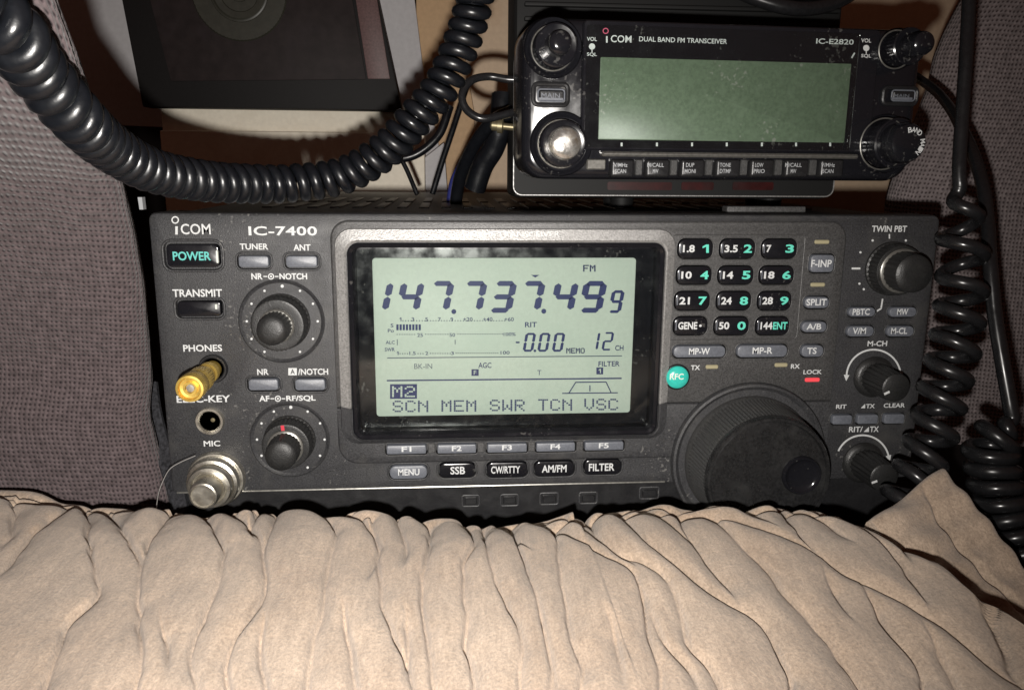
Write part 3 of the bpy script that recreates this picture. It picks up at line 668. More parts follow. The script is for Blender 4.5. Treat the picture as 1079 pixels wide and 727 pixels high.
def single(u, v, r, h, ang):
    s = PXM; k = empty_part('knob', wpt(u, v))
    mb = MB(); lathe(mb, wpt(u, v), P.n, [(r*1.5*s, 0), (r*1.5*s, .0006), (r*1.35*s, .0016), (r*1.2*s, .002)], 48); mb.build('knob_skirt', m_rubber, k)
    mb = MB(); lathe(mb, wpt(u, v), P.n, [(r*1.12*s, .0015), (r*1.04*s, h-.0016), (r*.97*s, h-.0004), (r*.85*s, h), (0, h+.0001)], 120, 0, (0, 1, 20, .0005, 1))
    c = np.array(P.loc(u, v)); t = R(ang); d = np.array([math.sin(t), math.cos(t)]); n_ = np.array([d[1], -d[0]])*.00045
    ra, rb = r*.55*s, r*.95*s; mb.add([P.w(*(c+d*ra+n_), h+.0002), P.w(*(c+d*rb+n_), h+.0002), P.w(*(c+d*rb-n_), h+.0002), P.w(*(c+d*ra-n_), h+.0002)], [[0, 1, 2, 3]], 1)
    mb.build('knob_cap', [m_rubber, m_white], k); return k
single(920.5, 397, 15.5, .0165, -115)['label'] = 'ribbed single knob under M-CH'
single(909, 487, 16, .0165, -110)['label'] = 'ribbed single knob under RIT and TX'
# main dial
s = PXM; k = empty_part('tuning_dial', wpt(786.5, 481))
O = wpt(786.5, 481)
mb = MB(); lathe(mb, O, P.n, [(88*s, HP-.0004), (88*s, HP+.0012), (86.5*s, HP+.0020), (84*s, HP+.0022), (80*s, HP+.0010), (60*s, HP+.0008)], 128); mb.build('dial_flange', m_panel, k)
mb = MB(); lathe(mb, O, P.n, [(73*s, .002), (73*s, .0042), (72*s, .0048), (71.6*s, .0052), (71.0*s, .0062), (68.6*s, .0188), (67.2*s, .0204), (66.6*s, .0206)], 720, 0, (4, 5, 110, .0006, 1)); 
lathe(mb, O, P.n, [(66.6*s, .0200), (67.4*s, .0207), (67.2*s, .0220), (65.6*s, .0230), (63.0*s, .0231), (62.2*s, .0224), (61.2*s, .0227), (40*s, .0228), (0, .0228)], 128, 1)
mb.build('dial_body', [m_dialrim, m_dialface], k)
dimple = np.array(P.loc(844, 500, .0228)); Od = P.w(*dimple, .0228)
mb = MB(); lathe(mb, Od, P.n, [(21*s, .0), (20.8*s, .0010), (19.6*s, .0016), (18.2*s, .0015), (16.6*s, .0008), (13*s, .0004), (7*s, .0002), (0, .00015)], 48); mb.build('finger_rest', m_gloss, k)

# --- jacks
def jack(u, v, ro, ri, name, m):
    mb = MB(); lathe(mb, wpt(u, v), P.n, [(ro*s, -.0002), (ro*s, .0010), (ro*.93*s, .0016), (ri*1.12*s, .0016), (ri*s, .0010), (ri*s, .0004)], 40, 0); mb.F.pop(); mb.m.pop() if len(mb.m) > len(mb.F) else None
    lathe(mb, wpt(u, v), P.n, [(ri*1.05*s, .0001), (ri*1.05*s, .0004)], 40, 1)
    lathe(mb, wpt(u+3, v-1), P.n, [(ri*.25*s, .0002), (ri*.2*s, .0007), (0, .0008)], 16, 2)
    return mb.build(name, [m, m_gloss, m_pin], radio)
jack(221.7, 443, 15, 10.5, 'key_jack', m_metal)
jack(225, 388, 15, 11, 'headphone_jack', m_black)
mb = MB(); lathe(mb, wpt(229, 503), P.n, [(30*s, -.0002), (30*s, .0016), (28.6*s, .0024), (25*s, .0026), (22*s, .0022)], 64); mb.build('microphone_socket', m_metal, radio)
# --- chin below the panel, with the sliders and the bright rim
Pc = Plane((0, .0045, 0))
mb = MB(); loft(mb, Pc, (-.1405, .0095, .1405, ZR+.0002), .003, [(0, -.014), (0, -.0005), (.0006, 0)], cap0=True); mb.build('lower_chin', m_black, radio)
mb = MB(); ring_tube(mb, [P.w(-.1415, ZR+.0009, .0002), P.w(P.loc(700, 510)[0], ZR+.0009, .0002)], .00042, closed=False); mb.build('rim_line', m_ring, radio)
for (u0, v0, u1, v1) in ((487, 521.5, 505, 533), (527.6, 520.6, 546, 532.4), (569, 519, 588, 531), (610.4, 518.4, 629, 530), (674, 513, 694, 525)):
    mb = MB(); rc = Pc.rect(u0, v0, u1, v1); lip(mb, Pc, rc, .0008, .0001, .0004, 0); loft(mb, Pc, (rc[0]+.001, rc[1]+.001, rc[2]-.001, rc[3]-.001), .0005, [(0, -.0002), (0, .0008), (.0003, .0011)], m=1); mb.build('slider', [m_panel, m_black], radio)
# --- case and feet
mb = MB(); boxpts(mb, (-.1415, .0158, .0105), (.1415, .300, ZT-.0012), 0, .0022)
for i in range(26):
    x = -.118+i*.0094
    for y0 in (.06, .12): boxpts(mb, (x, y0, ZT-.0016), (x+.0042, y0+.045, ZT-.0006), 1, .0003)
mb.build('case', [m_case, m_black], radio)
for x in (-.11, .11):
    for y in (.05, .26):
        mb = MB(); lathe(mb, (x, y, .011), (0, 0, -1), [(.009, 0), (.009, .009), (.008, .011), (0, .011)], 32); mb.build('foot', m_rubber, radio)

# --- plugs that sit in the sockets
def axis_obj(u, v, h0, h1, prof, mats, name, parent=None, seg=64, mod=None, m=0, mb=None):
    mb = mb or MB(); lathe(mb, wpt(u, v), P.n, prof, seg, m, mod); return mb
mb = MB()
lathe(mb, wpt(225, 388), P.n, [(9.0*s, .0012), (9.0*s, .0050), (10.6*s, .0054), (10.6*s, .0084), (9.2*s, .0090), (9.2*s, .0120), (11.0*s, .0126), (11.0*s, .0140)], 48, 0)
lathe(mb, wpt(225, 388), P.n, [(11.0*s, .0138), (12.6*s, .0144), (12.8*s, .0200), (12.2*s, .0206), (12.2*s, .0214), (13.4*s, .0220), (13.6*s, .0268), (12.8*s, .0280), (10.8*s, .0281), (9.8*s, .0270), (6.8*s, .0268), (6.4*s, .0277), (4.6*s, .0277), (4.2*s, .0268), (0, .0267)], 96, 0, (1, 2, 28, .0002, 1))
lathe(mb, wpt(225, 388), P.n, [(3.9*s, .0266), (3.8*s, .0273), (0, .0274)], 24, 1)
g = mb.build('plug_adapter', [m_brass, m_metal]); tag(g, 'gold coloured plug adapter pushed into the headphone socket', 'plug')
mb = MB()
lathe(mb, wpt(228.5, 503), P.n, [(26.5*s, .0022), (27.5*s, .0030), (27.5*s, .0056), (26*s, .0066), (23*s, .0070), (22.4*s, .0064)], 96, 0, (1, 2, 44, .00022, 1))
lathe(mb, wpt(228.5, 503), P.n, [(22.4*s, .0060), (22.6*s, .0094), (21.6*s, .0104), (18.4*s, .0106), (17.0*s, .0098), (15.4*s, .0102), (14.6*s, .0164), (13.6*s, .0176), (12*s, .0178), (11*s, .0172), (0, .0172)], 64, 0)
plug = mb.build('microphone_plug', m_metal)
tag(plug, 'shiny nickel microphone plug screwed to the lower left corner of the big transceiver', 'plug')

# ================================================================== THE SMALL DUAL BAND RADIO
yaw2 = R(3.5)
Q = Plane(P.w(*P.loc(766, 105, .004), .004), yaw2)
mob = empty('mobile_radio', tuple(Q.w(0, Q.loc(766, 203)[1], -.05)), 'small black dual band transceiver with blank dark green screen standing on the large one', 'radio')
body = MB(); FR = Q.rect(551, 23.5, 968, 190)
loft(body, Q, FR, .0085, [(.004, -.030), (.001, -.028), (0, -.022), (0, -.0040), (.0006, -.0018), (.0016, -.0006), (.003, 0)], cap0=True, n=8)
body.build('front_body', m_gloss, mob)
# central black face plate with display
FP = Q.rect(612, 27, 919.5, 160)
mb = MB(); loft(mb, Q, FP, .0016, [(0, -.0005), (0, .0014), (.0004, .0019)], n=4); mb.build('face_plate', m_gloss, mob)
h = .0020
mb = MB(); L2 = Q.rect(631.5, 64, 893.5, 149, h); loft(mb, Q, L2, .0004, [(0, .0012), (0, h), (.00015, h+.0001)]); scr2 = mb.build('screen', m_lcd2, mob)
mb = MB(); loft(mb, Q, Q.rect(617, 31, 901, 157, .0028), .001, [(0, .0026), (0, .0029)], cap0=True); mb.build('clear_pane', m_pane, mob)
h = .0021
def word2(t, b, m=m_white, bold=.015, hh=h): return text(MB(), Q, t, b, hh, 0, bold).build('lettering', m, mob)
lm = MB(); text(lm, Q, 'COM', (643.6, 37.6, 665.4, 45.2), h, 0, .012, 1.02); strip(lm, Q, 639.4, 38.6, 639.4, 45.4, 1.7, h); disc(lm, Q, 638.2, 33, 3.2, h, 1, 20, 2.2); lm.build('maker_emblem', [m_white, m_pink], mob)
word2('DUAL BAND FM TRANSCEIVER', (673.4, 40.2, 766.2, 45.4), bold=.01); word2('IC-E2820', (860, 41.4, 899.6, 47))
for u0, v0 in ((618.4, 39.4), (907.4, 41)):
    hh = h
    word2('VOL', (u0, v0, u0+10.6, v0+4.2), hh=hh); word2('SQL', (u0, v0+16.4, u0+10.6, v0+20.6), hh=hh)
    w = MB(); disc(w, Q, u0+5.4, v0+10, 3.3, hh); strip(w, Q, u0+5.4, v0+12, u0+5.4, v0+16, 1, hh+.0001); w.build('lettering', m_white, mob)
for u in (655, 692.2, 729.2, 765.8, 802.8, 838.8, 874.8):
    w = MB(); poly(w, Q, [(u-1, 150.6), (u+1, 150.6), (u+1, 154.4), (u-1, 154.4)], h); w.build('tick_mark', m_white, mob)
w = MB(); strip(w, Q, 897.4, 61.4, 900.6, 56, 1.5, h); w.build('tick_mark', m_white, mob)
# lower button row
mb = MB(); loft(mb, Q, Q.rect(632, 161.5, 900, 166.4), .0008, [(0, -.0005), (0, .0028), (.0006, .0034)]); mb.build('trim_bar', m_ring, mob)
for (u0, u1, t1, t2) in ((641.4, 666.4, 'V/MHz', 'SCAN'), (678, 703.6, 'M/CALL', 'MW'), (714.4, 740, 'DUP', 'MONI'), (751.2, 777.4, 'TONE', 'DTMF'), (787.4, 812.6, 'LOW', 'PRIO'), (823.6, 848.6, 'M/CALL', 'MW'), (860, 885, 'V/MHz', 'SCAN')):
    mb = MB(); um = (u0+u1)/2; loft(mb, Q, Q.rect(u0, 168, u1, 187), .0011, [(0, -.0005), (.0001, .0022), (.0005, .0028), (.001, .0030)], m=0)
    for t, v in ((t1, 172), (t2, 178.4)):
        wd = len(t)*1.45; text(mb, Q, t, (um-wd, v, um+wd, v+4.2), .0032, 1, .008)
    mb.build('button', [m_black, m_dimprint], mob)['label'] = 'black button marked %s and %s' % (t1, t2)
for u0 in (668.4, 705, 742, 778.6, 815, 851.2):
    mb = MB(); loft(mb, Q, Q.rect(u0, 168.4, u0+7.4, 185), .0005, [(0, -.0005), (0, .0012), (.0003, .0016)]); mb.build('key_divider', m_dialrim, mob)
mb = MB(); loft(mb, Q, Q.rect(617, 168, 637, 179), .0006, [(0, -.0005), (0, .0016), (.0004, .0020)]); mb.build('bevel_highlight', m_ring, mob)  # light grey tab modelled in place of highlights on the bevel
# side push keys
for (u0, v0, u1, v1, b) in ((562, 89, 598, 111, (567.5, 96, 593, 106)), (929.6, 93, 965, 110, (939, 97, 961, 105.6))):
    mb = MB(); rc = Q.rect(u0, v0, u1, v1); lip(mb, Q, rc, .0016, .0004, .0008, 0); rb = Q.rect(*b); loft(mb, Q, rb, .0005, [(0, -.0005), (0, .0013), (.0004, .0016)], m=0)
    lip(mb, Q, rb, .0006, .0010, .0003, 1, grow=.0004)
    text(mb, Q, 'MAIN', (b[0]+3, b[1]+2.4, b[2]-3, b[3]-2.6), .0018, 1, .01)
    loft(mb, Q, Q.rect(b[0], b[3]-2.6, b[2], b[3], .0016), .0002, [(0, .0014), (0, .0019)], m=1); mb.build('push_key', [m_black, m_key], mob)['label'] = 'small framed key marked MAIN'
# four knobs
def qpt(u, v, h=0): return Q.w(*Q.loc(u, v, h), h)
sq = Q.loc(501, 105)[0]-Q.loc(500, 105)[0]
def qempty(name, loc):
    o = bpy.data.objects.new(name, None); COL.objects.link(o); o.parent = mob; o.location = Vector(np.array(loc)-np.array(WPOS[mob.name])); WPOS[o.name] = tuple(loc); o.empty_display_size = .01; return o
def qknob(u, v, R0, R1, R2, hts, cap, label, txt=False, capm=None):
    k = qempty('knob', qpt(u, v)); k['label'] = label
    mb = MB(); lathe(mb, qpt(u, v), Q.n, [(R0*sq, -.001), (R0*sq, .0008), ((R0-1.6)*sq, .0017), ((R0-4)*sq, .0012), ((R0-6)*sq, .0004), ((R0-9)*sq, .0002)], 64); mb.build('knob_collar', m_gloss, k)
    mb = MB(); lathe(mb, qpt(u, v), Q.n, [(R1*sq, 0), (R1*sq, hts[0]-.0010), (R1*.97*sq, hts[0]-.0003), (R1*.90*sq, hts[0]), (R2*1.1*sq, hts[0]-.0004)], 96, 0, (0, 1, 30, .0003, 1))
    ring_tube(mb, [qpt(u, v, hts[0]-.0006)+(Q.ax*math.cos(t)+Q.z*math.sin(t))*R1*.985*sq for t in np.linspace(0, 2*math.pi, 64, endpoint=False)], .00028, 1)
    mb.build('outer_knob', [m_gloss, m_ring], k)
    mb = MB(); lathe(mb, qpt(u, v), Q.n, [(R2*sq, hts[0]-.0008), (R2*.97*sq, hts[1]-.0022), (R2*.88*sq, hts[1]-.0009), (R2*.66*sq, hts[1]-.0002), (R2*.3*sq, hts[1]), (0, hts[1])], 64, 0)
    if txt:
        hh = hts[1]+.0002; c = np.array(Q.loc(u, v))
        for word_, t0 in (('BAND', 102), ('MAIN', 8)):
            for i, ch in enumerate(word_):
                t = R(t0-i*18); V, F = glyphs(ch, .02); ex = np.array([math.sin(t), -math.cos(t)]); ey = np.array([math.cos(t), math.sin(t)]); cc = c+ey*R2*.62*sq
                wd = .0014
                mb.add([Q.w(*(cc+ex*(x-.5)*wd+ey*(y-.5)*.0018), hh) for x, y in V], F, 1)
    mb.build('inner_knob', [cap, m_white], k)
    return k
qknob(582.5, 51, 31, 22.5, 12.5, (.0070, .0140), m_gloss, 'upper left double knob with a slim rounded cap')
qknob(944, 52.5, 22.5, 20, 13, (.0085, .0170), m_gloss, 'upper right double knob in shade with a slim rounded cap')
qknob(591, 152, 34, 25, 17.6, (.0055, .0100), m_chrome, 'lower left knob with a worn silver cap')
qknob(931, 152, 33, 28, 22, (.0085, .0160), m_gloss, 'lower right black knob with white lettering on its cap', txt=True)
# main unit behind it, bracket with silver rim, strips painting a red reflection, feet
xb0 = at_y(541, 100, .06)[0]; xb1 = at_y(878, 100, .06)[0]; zb = ZT+.0036
mb = MB(); boxpts(mb, (xb0, .058, zb), (xb1, .096, .232), 0, .0025)
ztop = at_y(700, 11, .058)[2]
for dz in (0, .004, -.004): boxpts(mb, (xb0+.004, .0555, ztop+dz*1.4), (xb1-.002, .0585, ztop+dz*1.4+.0016), 0, .0005)
mb.build('main_unit', m_dark, mob)
Bk = Plane((0, .045, 0)); rc = Bk.rect(541.5, 60, 884, 206.5)
mb = MB(); loft(mb, Bk, rc, .0035, [(0, -.0015), (0, 0)], cap0=True); 
ring_tube(mb, [Bk.w(a, z, .0002) for a, z in rr_loop(*rc, .0035, 6)], .00030, 1, k=6)
br = mb.build('mounting_bracket', [m_dark, m_silver], mob)
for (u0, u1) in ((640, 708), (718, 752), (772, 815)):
    mb = MB(); loft(mb, Bk, Bk.rect(u0, 192, u1, 200.5, .0004), .0008, [(0, 0), (0, .0005)]); mb.build('reflection_strip', m_maroon, mob)  # dark red strips paint a reflection onto the bracket plate
mb = MB(); loft(mb, Bk, Bk.rect(541, 100, 551, 121, .001), .0006, [(0, 0), (0, .0012), (.0003, .0016)]); mb.build('bracket_tab', m_silver, mob)
for x in (xb0+.05, xb1-.02):
    for y in (.072, .088):
        mb = MB(); lathe(mb, (x, y, ZT-.0012), (0, 0, 1), [(.005, 0), (.0055, .0050)], 24); mb.build('foot', m_dark, mob)
mb = MB(); boxpts(mb, (at_y(765, 208, .02)[0], .018, ZT-.001), (at_y(848, 208, .02)[0], .024, ZT+.0022), 0, .0006); tag(mb.build('paper_strip', m_plate), 'thin grey strip lying between the two transceivers', 'strip')

# ================================================================== CORDS
def catmull(pts, n=24):
    p = np.array(pts, float); p = np.vstack([2*p[0]-p[1], p, 2*p[-1]-p[-2]]); out = []
    for i in range(1, len(p)-2):
        for k in range(n):
            t = k/n; a, b, c, d = p[i-1], p[i], p[i+1], p[i+2]
            out.append(.5*((2*b)+(-a+c)*t+(2*a-5*b+4*c-d)*t*t+(-a+3*b-3*c+d)*t**3))
    out.append(p[-2]); return np.array(out)
def resample(pts, step):
    d = np.r_[0, np.cumsum(np.linalg.norm(np.diff(pts, axis=0), axis=1))]
    s_ = np.arange(0, d[-1], step); return np.array([np.interp(s_, d, pts[:, i]) for i in range(pts.shape[1])]).T, s_
def sweep(mb, C, rad, k=10, m=0):
    n = len(C); T = np.gradient(C, axis=0); T /= np.linalg.norm(T, axis=1)[:, None]+1e-12
    x = np.cross(T[0], [0.3, .5, .8]); x /= np.linalg.norm(x); V = np.zeros((n*k, 3)); q = np.arange(k)*2*math.pi/k
    rad = np.broadcast_to(rad, (n,))
    for i in range(n):
        x = x-T[i]*(x@T[i]); x /= np.linalg.norm(x); y = np.cross(T[i], x)
        V[i*k:(i+1)*k] = C[i]+rad[i]*(np.cos(q)[:, None]*x+np.sin(q)[:, None]*y)
    F = [[i*k+j, i*k+(j+1) % k, (i+1)*k+(j+1) % k, (i+1)*k+j] for i in range(n-1) for j in range(k)]
    F += [list(range(k))[::-1], [(n-1)*k+j for j in range(k)]]
    mb.add(V, F, m); return mb
def helix(centers, R_of, pitch_of, step=.0004, hand=1, phase=0.0, jit=0.0):
    """centers: dense polyline; R_of(s), pitch_of(s)"""
    C, sx = resample(centers, step); n = len(C)
    T = np.gradient(C, axis=0); T /= np.linalg.norm(T, axis=1)[:, None]
    x = np.cross(T[0], [0, 1, 0.2]); x /= np.linalg.norm(x); out = []; ph = phase; jn = np.cumsum(rng.normal(0, 1, n)); jn = (jn-np.linspace(jn[0], jn[-1], n))*jit
    for i in range(n):
        x = x-T[i]*(x@T[i]); x /= np.linalg.norm(x); y = np.cross(T[i], x)
        rr = R_of(sx[i]/sx[-1]); out.append(C[i]+rr*(math.cos(ph)*x+hand*math.sin(ph)*y)+T[i]*jn[i])
        ph += 2*math.pi*step/pitch_of(sx[i]/sx[-1])
    return np.array(out)
c1 = [(-30, -6, .146), (8, 30, .154), (37, 72, .168), (79, 122, .184), (115, 155, .206), (161, 180, .228), (216, 191, .247), (270, 194, .262), (310, 193, .270), (362, 185, .275), (406, 159, .273), (434, 129, .270), (465, 92, .268), (488, 42, .266), (500, 0, .262), (507, -50, .258), (512, -120, .25)]
cen = catmull([at_d(*q) for q in c1], 30)
wr = lambda t: .00200+.0007*max(0, 1-t/.42)
hx = helix(cen, lambda t: .0065-wr(t), lambda t: 2.22*wr(t), .00022, 1, 0, .00003)
tag(sweep(MB(), hx, np.array([wr(t) for t in np.linspace(0, 1, len(hx))]), 10).build('coiled_cord', m_cord, smooth=80), 'thick tightly coiled black cord hanging in a loop across the top left', 'cord', 'coiled black cords')
c2 = [(1022, -60, .285), (1021, 0, .285), (1018, 60, .285), (1014, 120, .285), (1011, 168, .284), (1011, 190, .284), (1012, 215, .284), (1014, 245, .284), (1014, 270, .284), (1014, 295, .285), (1012, 320, .285), (1009, 345, .285), (1005, 370, .285), (998, 396, .286), (992, 420, .286), (986, 444, .287), (979, 467, .287), (970, 490, .287), (960, 512, .286), (946, 545, .284)]
cen = catmull([at_d(*q) for q in c2], 30)
sm = lambda t, a, b: (lambda q: q*q*(3-2*q))(min(1, max(0, (t-a)/(b-a))))
def frac(c, i, n=30):
    L = np.r_[0, np.cumsum(np.linalg.norm(np.diff(c, axis=0), axis=1))]; return L[i*n]/L[-1]
f0, f1 = frac(cen, 5), frac(cen, 7)
hx = helix(cen, lambda t: .0067*sm(t, f0-.01, f1), lambda t: .05 if t < f0 else .0140-.0040*sm(t, f1, f1+.2), .00025, -1, 2.2, .00005)
tag(sweep(MB(), hx, .00235, 12).build('coiled_cord', m_cord2, smooth=80), 'loosely stretched coiled black cord running down the right side of the big transceiver', 'cord', 'coiled black cords')
c3 = [(930, 60, .40), (975, 88, .375), (998, 110, .35), (1020, 150, .325), (1034, 190, .31), (1040, 230, .302), (1043, 275, .295), (1048, 330, .293), (1056, 380, .291), (1064, 425, .290), (1066, 442, .290), (1054, 454, .290), (1044, 469, .290), (1045, 490, .290), (1050, 515, .289), (1058, 540, .288), (1072, 570, .286), (1092, 606, .284), (1120, 650, .28)]
cen = catmull([at_d(*q) for q in c3], 30)
f0, f1 = frac(cen, 10), frac(cen, 12)
hx = helix(cen, lambda t: .0070*sm(t, f0, f1), lambda t: .04 if t < f0+.3*(f1-f0) else .0057, .00022, -1, 1.0, .00002)
rad = np.interp(np.linspace(0, 1, len(hx)), [0, .2, .26, .3, 1], [.0021, .0021, .0021, .0024, .0027])
tag(sweep(MB(), hx, rad, 12).build('coiled_cord', m_cord2, smooth=80), 'glossy black cord ending in a tight coil at the lower right edge', 'cord', 'coiled black cords')
# cables left of the small radio
def cable(pts, r, m, label, name='cable', k=10):
    C, _ = resample(catmull([at_d(*q) for q in pts], 20), .0008); return tag(sweep(MB(), C, r, k).build(name, m, smooth=80), label, 'cable', 'loose cables behind the radios')
cable([(556, 84, .325), (536, 84, .325), (515, 81, .325), (497, 85, .322), (487, 99, .320), (491, 115, .320), (507, 125, .320), (528, 122, .322), (556, 114, .326)], .0016, m_cord2, 'thin black cable bent into a loop left of the small transceiver')
cable([(540, 118, .345), (520, 128, .35), (503, 148, .36), (492, 168, .37), (484, 190, .38), (480, 215, .39)], .0030, m_cord, 'thick black cable descending under the cable loop')
cable([(530, 100, .37), (527, 132, .37), (520, 156, .375), (508, 176, .38), (500, 200, .385)], .0052, m_cord, 'fat black cable behind the silver rimmed bracket')
cable([(494, 158, .40), (486, 175, .40), (478, 192, .40), (474, 215, .40)], .0021, m_blue, 'short dark blue wire beside the thick black cable')
cable([(404, 140, .42), (425, 172, .42), (440, 206, .42)], .0012, m_cord, 'thin black wire slanting down to the right in front of the cream ledge')
cable([(474, 112, .42), (462, 143, .42), (436, 164, .42), (408, 166, .42), (392, 150, .42)], .0022, m_cord, 'dark strand standing for the shadow edge of the coiled cord on the grey board')  # dark strand modelled where the edge of the cord's shadow falls
cable([(494, 84, .43), (478, 134, .43), (466, 170, .43), (455, 206, .43)], .0016, m_cord, 'thin black wire slanting down to the left beside the blue wire')
cable([(740, -30, .33), (790, -4, .33), (835, 9, .33), (872, 6, .335), (905, -12, .34), (930, -40, .35)], .0030, m_cord2, 'glossy black cable resting over the top of the small transceiver')
mb = MB(); p = at_d(527, 132, .335); lathe(mb, p+np.array([-.004, 0, 0]), (1, -.2, -.1), [(.0012, 0), (.0022, .0008), (.0022, .003), (.0030, .0032), (.0030, .0052), (.0014, .0056), (.0014, .010)], 24); tag(mb.build('coaxial_connector', m_pin), 'small dull brass connector beside the silver rimmed bracket', 'connector')
mb = MB(); p = at_d(149, 214, .33)
prism(mb, [at_y(145, 208, .012), at_y(149.5, 208, .012), at_y(151, 221, .012), at_y(147, 221, .012)], (0, .003, 0)); tag(mb.build('plastic_clip', m_dimprint), 'tiny pale plastic clip at the upper left corner of the big transceiver', 'clip')

# ================================================================== SEATS
def seat(bound, Y0, side, name, m, label, width, bulge, back, rd, zlo=-.02):
    vs = np.arange(-70, 700, 6.0); bv = [b[0] for b in bound]; bu = [b[1] for b in bound]
    E = np.array([at_y(np.interp(v, bv, bu), v, rd+np.interp(v, bv, [b[2] if len(b) > 2 else Y0 for b in bound])) for v in vs])-np.array([0, rd, 0]); E = E[E[:, 2] > zlo]
    ws = np.r_[np.array([0, .0005, .0015, .003, .005, .0075, .0105, .014, .018]), np.linspace(.023, width, 26)]
    V = []; UVs = []
    for (x, y, z) in E:
        # side wall going back first
        for b in (.16, .10, .05, .02, .006): V.append((x+side*b*back, y+rd+b-.004, z)); UVs.append((-(b), z))
        arc = 0; last = None
        for w_ in ws:
            q = max(0.0, 1-w_/rd); yy = y + rd*(1-math.sqrt(max(0, 1-q*q))) - bulge*(1-math.exp(-w_/.06)) + .0012*math.sin(z*60+w_*40)
            p_ = np.array([x+side*w_, yy, z]); arc += 0 if last is None else np.linalg.norm(p_-last); last = p_
            V.append(tuple(p_)); UVs.append((arc, z))
    nc = 5+len(ws); nr = len(E); F = []
    for i in range(nr-1):
        for j in range(nc-1): F.append([i*nc+j, i*nc+j+1, (i+1)*nc+j+1, (i+1)*nc+j])
    me = bpy.data.meshes.new(name); org = np.array([np.mean([v[0] for v in V]), Y0, min(v[2] for v in V)])
    me.from_pydata((np.array(V)-org).tolist(), [], F); me.materials.append(m)
    uvl = me.uv_layers.new(name='UVMap')
    for lp in me.loops: uvl.data[lp.index].uv = UVs[lp.vertex_index]
    me.polygons.foreach_set('use_smooth', [True]*len(me.polygons)); me.update()
    o = bpy.data.objects.new(name, me); COL.objects.link(o); o.location = Vector(org)
    bm = bmesh.new(); bm.from_mesh(me); bmesh.ops.recalc_face_normals(bm, faces=bm.faces); bm.to_mesh(me); bm.free()
    return tag(o, label, 'seat', 'knitted car seat bolsters')
seat([(-70, 36, -.118), (0, 63, -.112), (60, 85, -.100), (100, 98, -.088), (150, 114, -.064), (190, 129, -.042), (240, 141, -.026), (300, 153, -.012), (370, 161, .002), (400, 163), (425, 160), (440, 161), (470, 168), (520, 184), (600, 200), (700, 210)], .004, -1, 'seat_bolster', m_knit,
     'brownish grey knitted seat bolster along the left edge', .20, .010, .75, .009)
seat([(-70, 1030), (0, 1012), (30, 996), (60, 983), (90, 976), (130, 960), (185, 940), (207, 934), (260, 930), (700, 920)], .13, 1, 'seat_bolster', m_knit2,
     'dark grey knitted seat bolster behind the cords on the right', .30, .02, 1.0, .018)
# woven strap and hair-thin wire by the left lower corner
def ribbon(pts, wid, th, m, name, label, cat):
    C = catmull([at_d(*q) for q in pts], 12); n = len(C); V = []; F = []
    T = np.gradient(C, axis=0); T /= np.linalg.norm(T, axis=1)[:, None]
    for i in range(n):
        sd = np.cross(T[i], D_); sd /= np.linalg.norm(sd); nn = np.cross(sd, T[i]); 
        for (a, b) in ((-.5, -.3), (-.42, -.5), (.42, -.5), (.5, -.3), (.5, .5), (-.5, .5)): V.append(C[i]+sd*wid*a+nn*th*b)
    for i in range(n-1):
        for j in range(6): F.append([i*6+j, i*6+(j+1) % 6, (i+1)*6+(j+1) % 6, (i+1)*6+j])
    F += [[0, 1, 2, 3, 4, 5][::-1], [(n-1)*6+j for j in range(6)]]
    mb = MB(); mb.add(V, F); o = mb.build(name, m); fix_normals(o); return tag(o, label, cat)
ribbon([(157, 404, .316), (160, 428, .314), (166, 455, .312), (175, 484, .309), (184, 512, .305), (192, 545, .30)], .0062, .0022, m_strap, 'woven_strap', 'dark woven strap hanging at the lower left corner of the big transceiver', 'strap')
C, _ = resample(catmull([at_d(*q) for q in ((206, 480, .285), (190, 487, .284), (179, 494, .283), (172, 506, .28), (167, 520, .277), (164, 540, .27))], 16), .001)
tag(sweep(MB(), C, .00015, 6).build('thin_filament', m_segdim2, smooth=80), 'hair thin pale filament curling in front of the woven strap', 'wire')

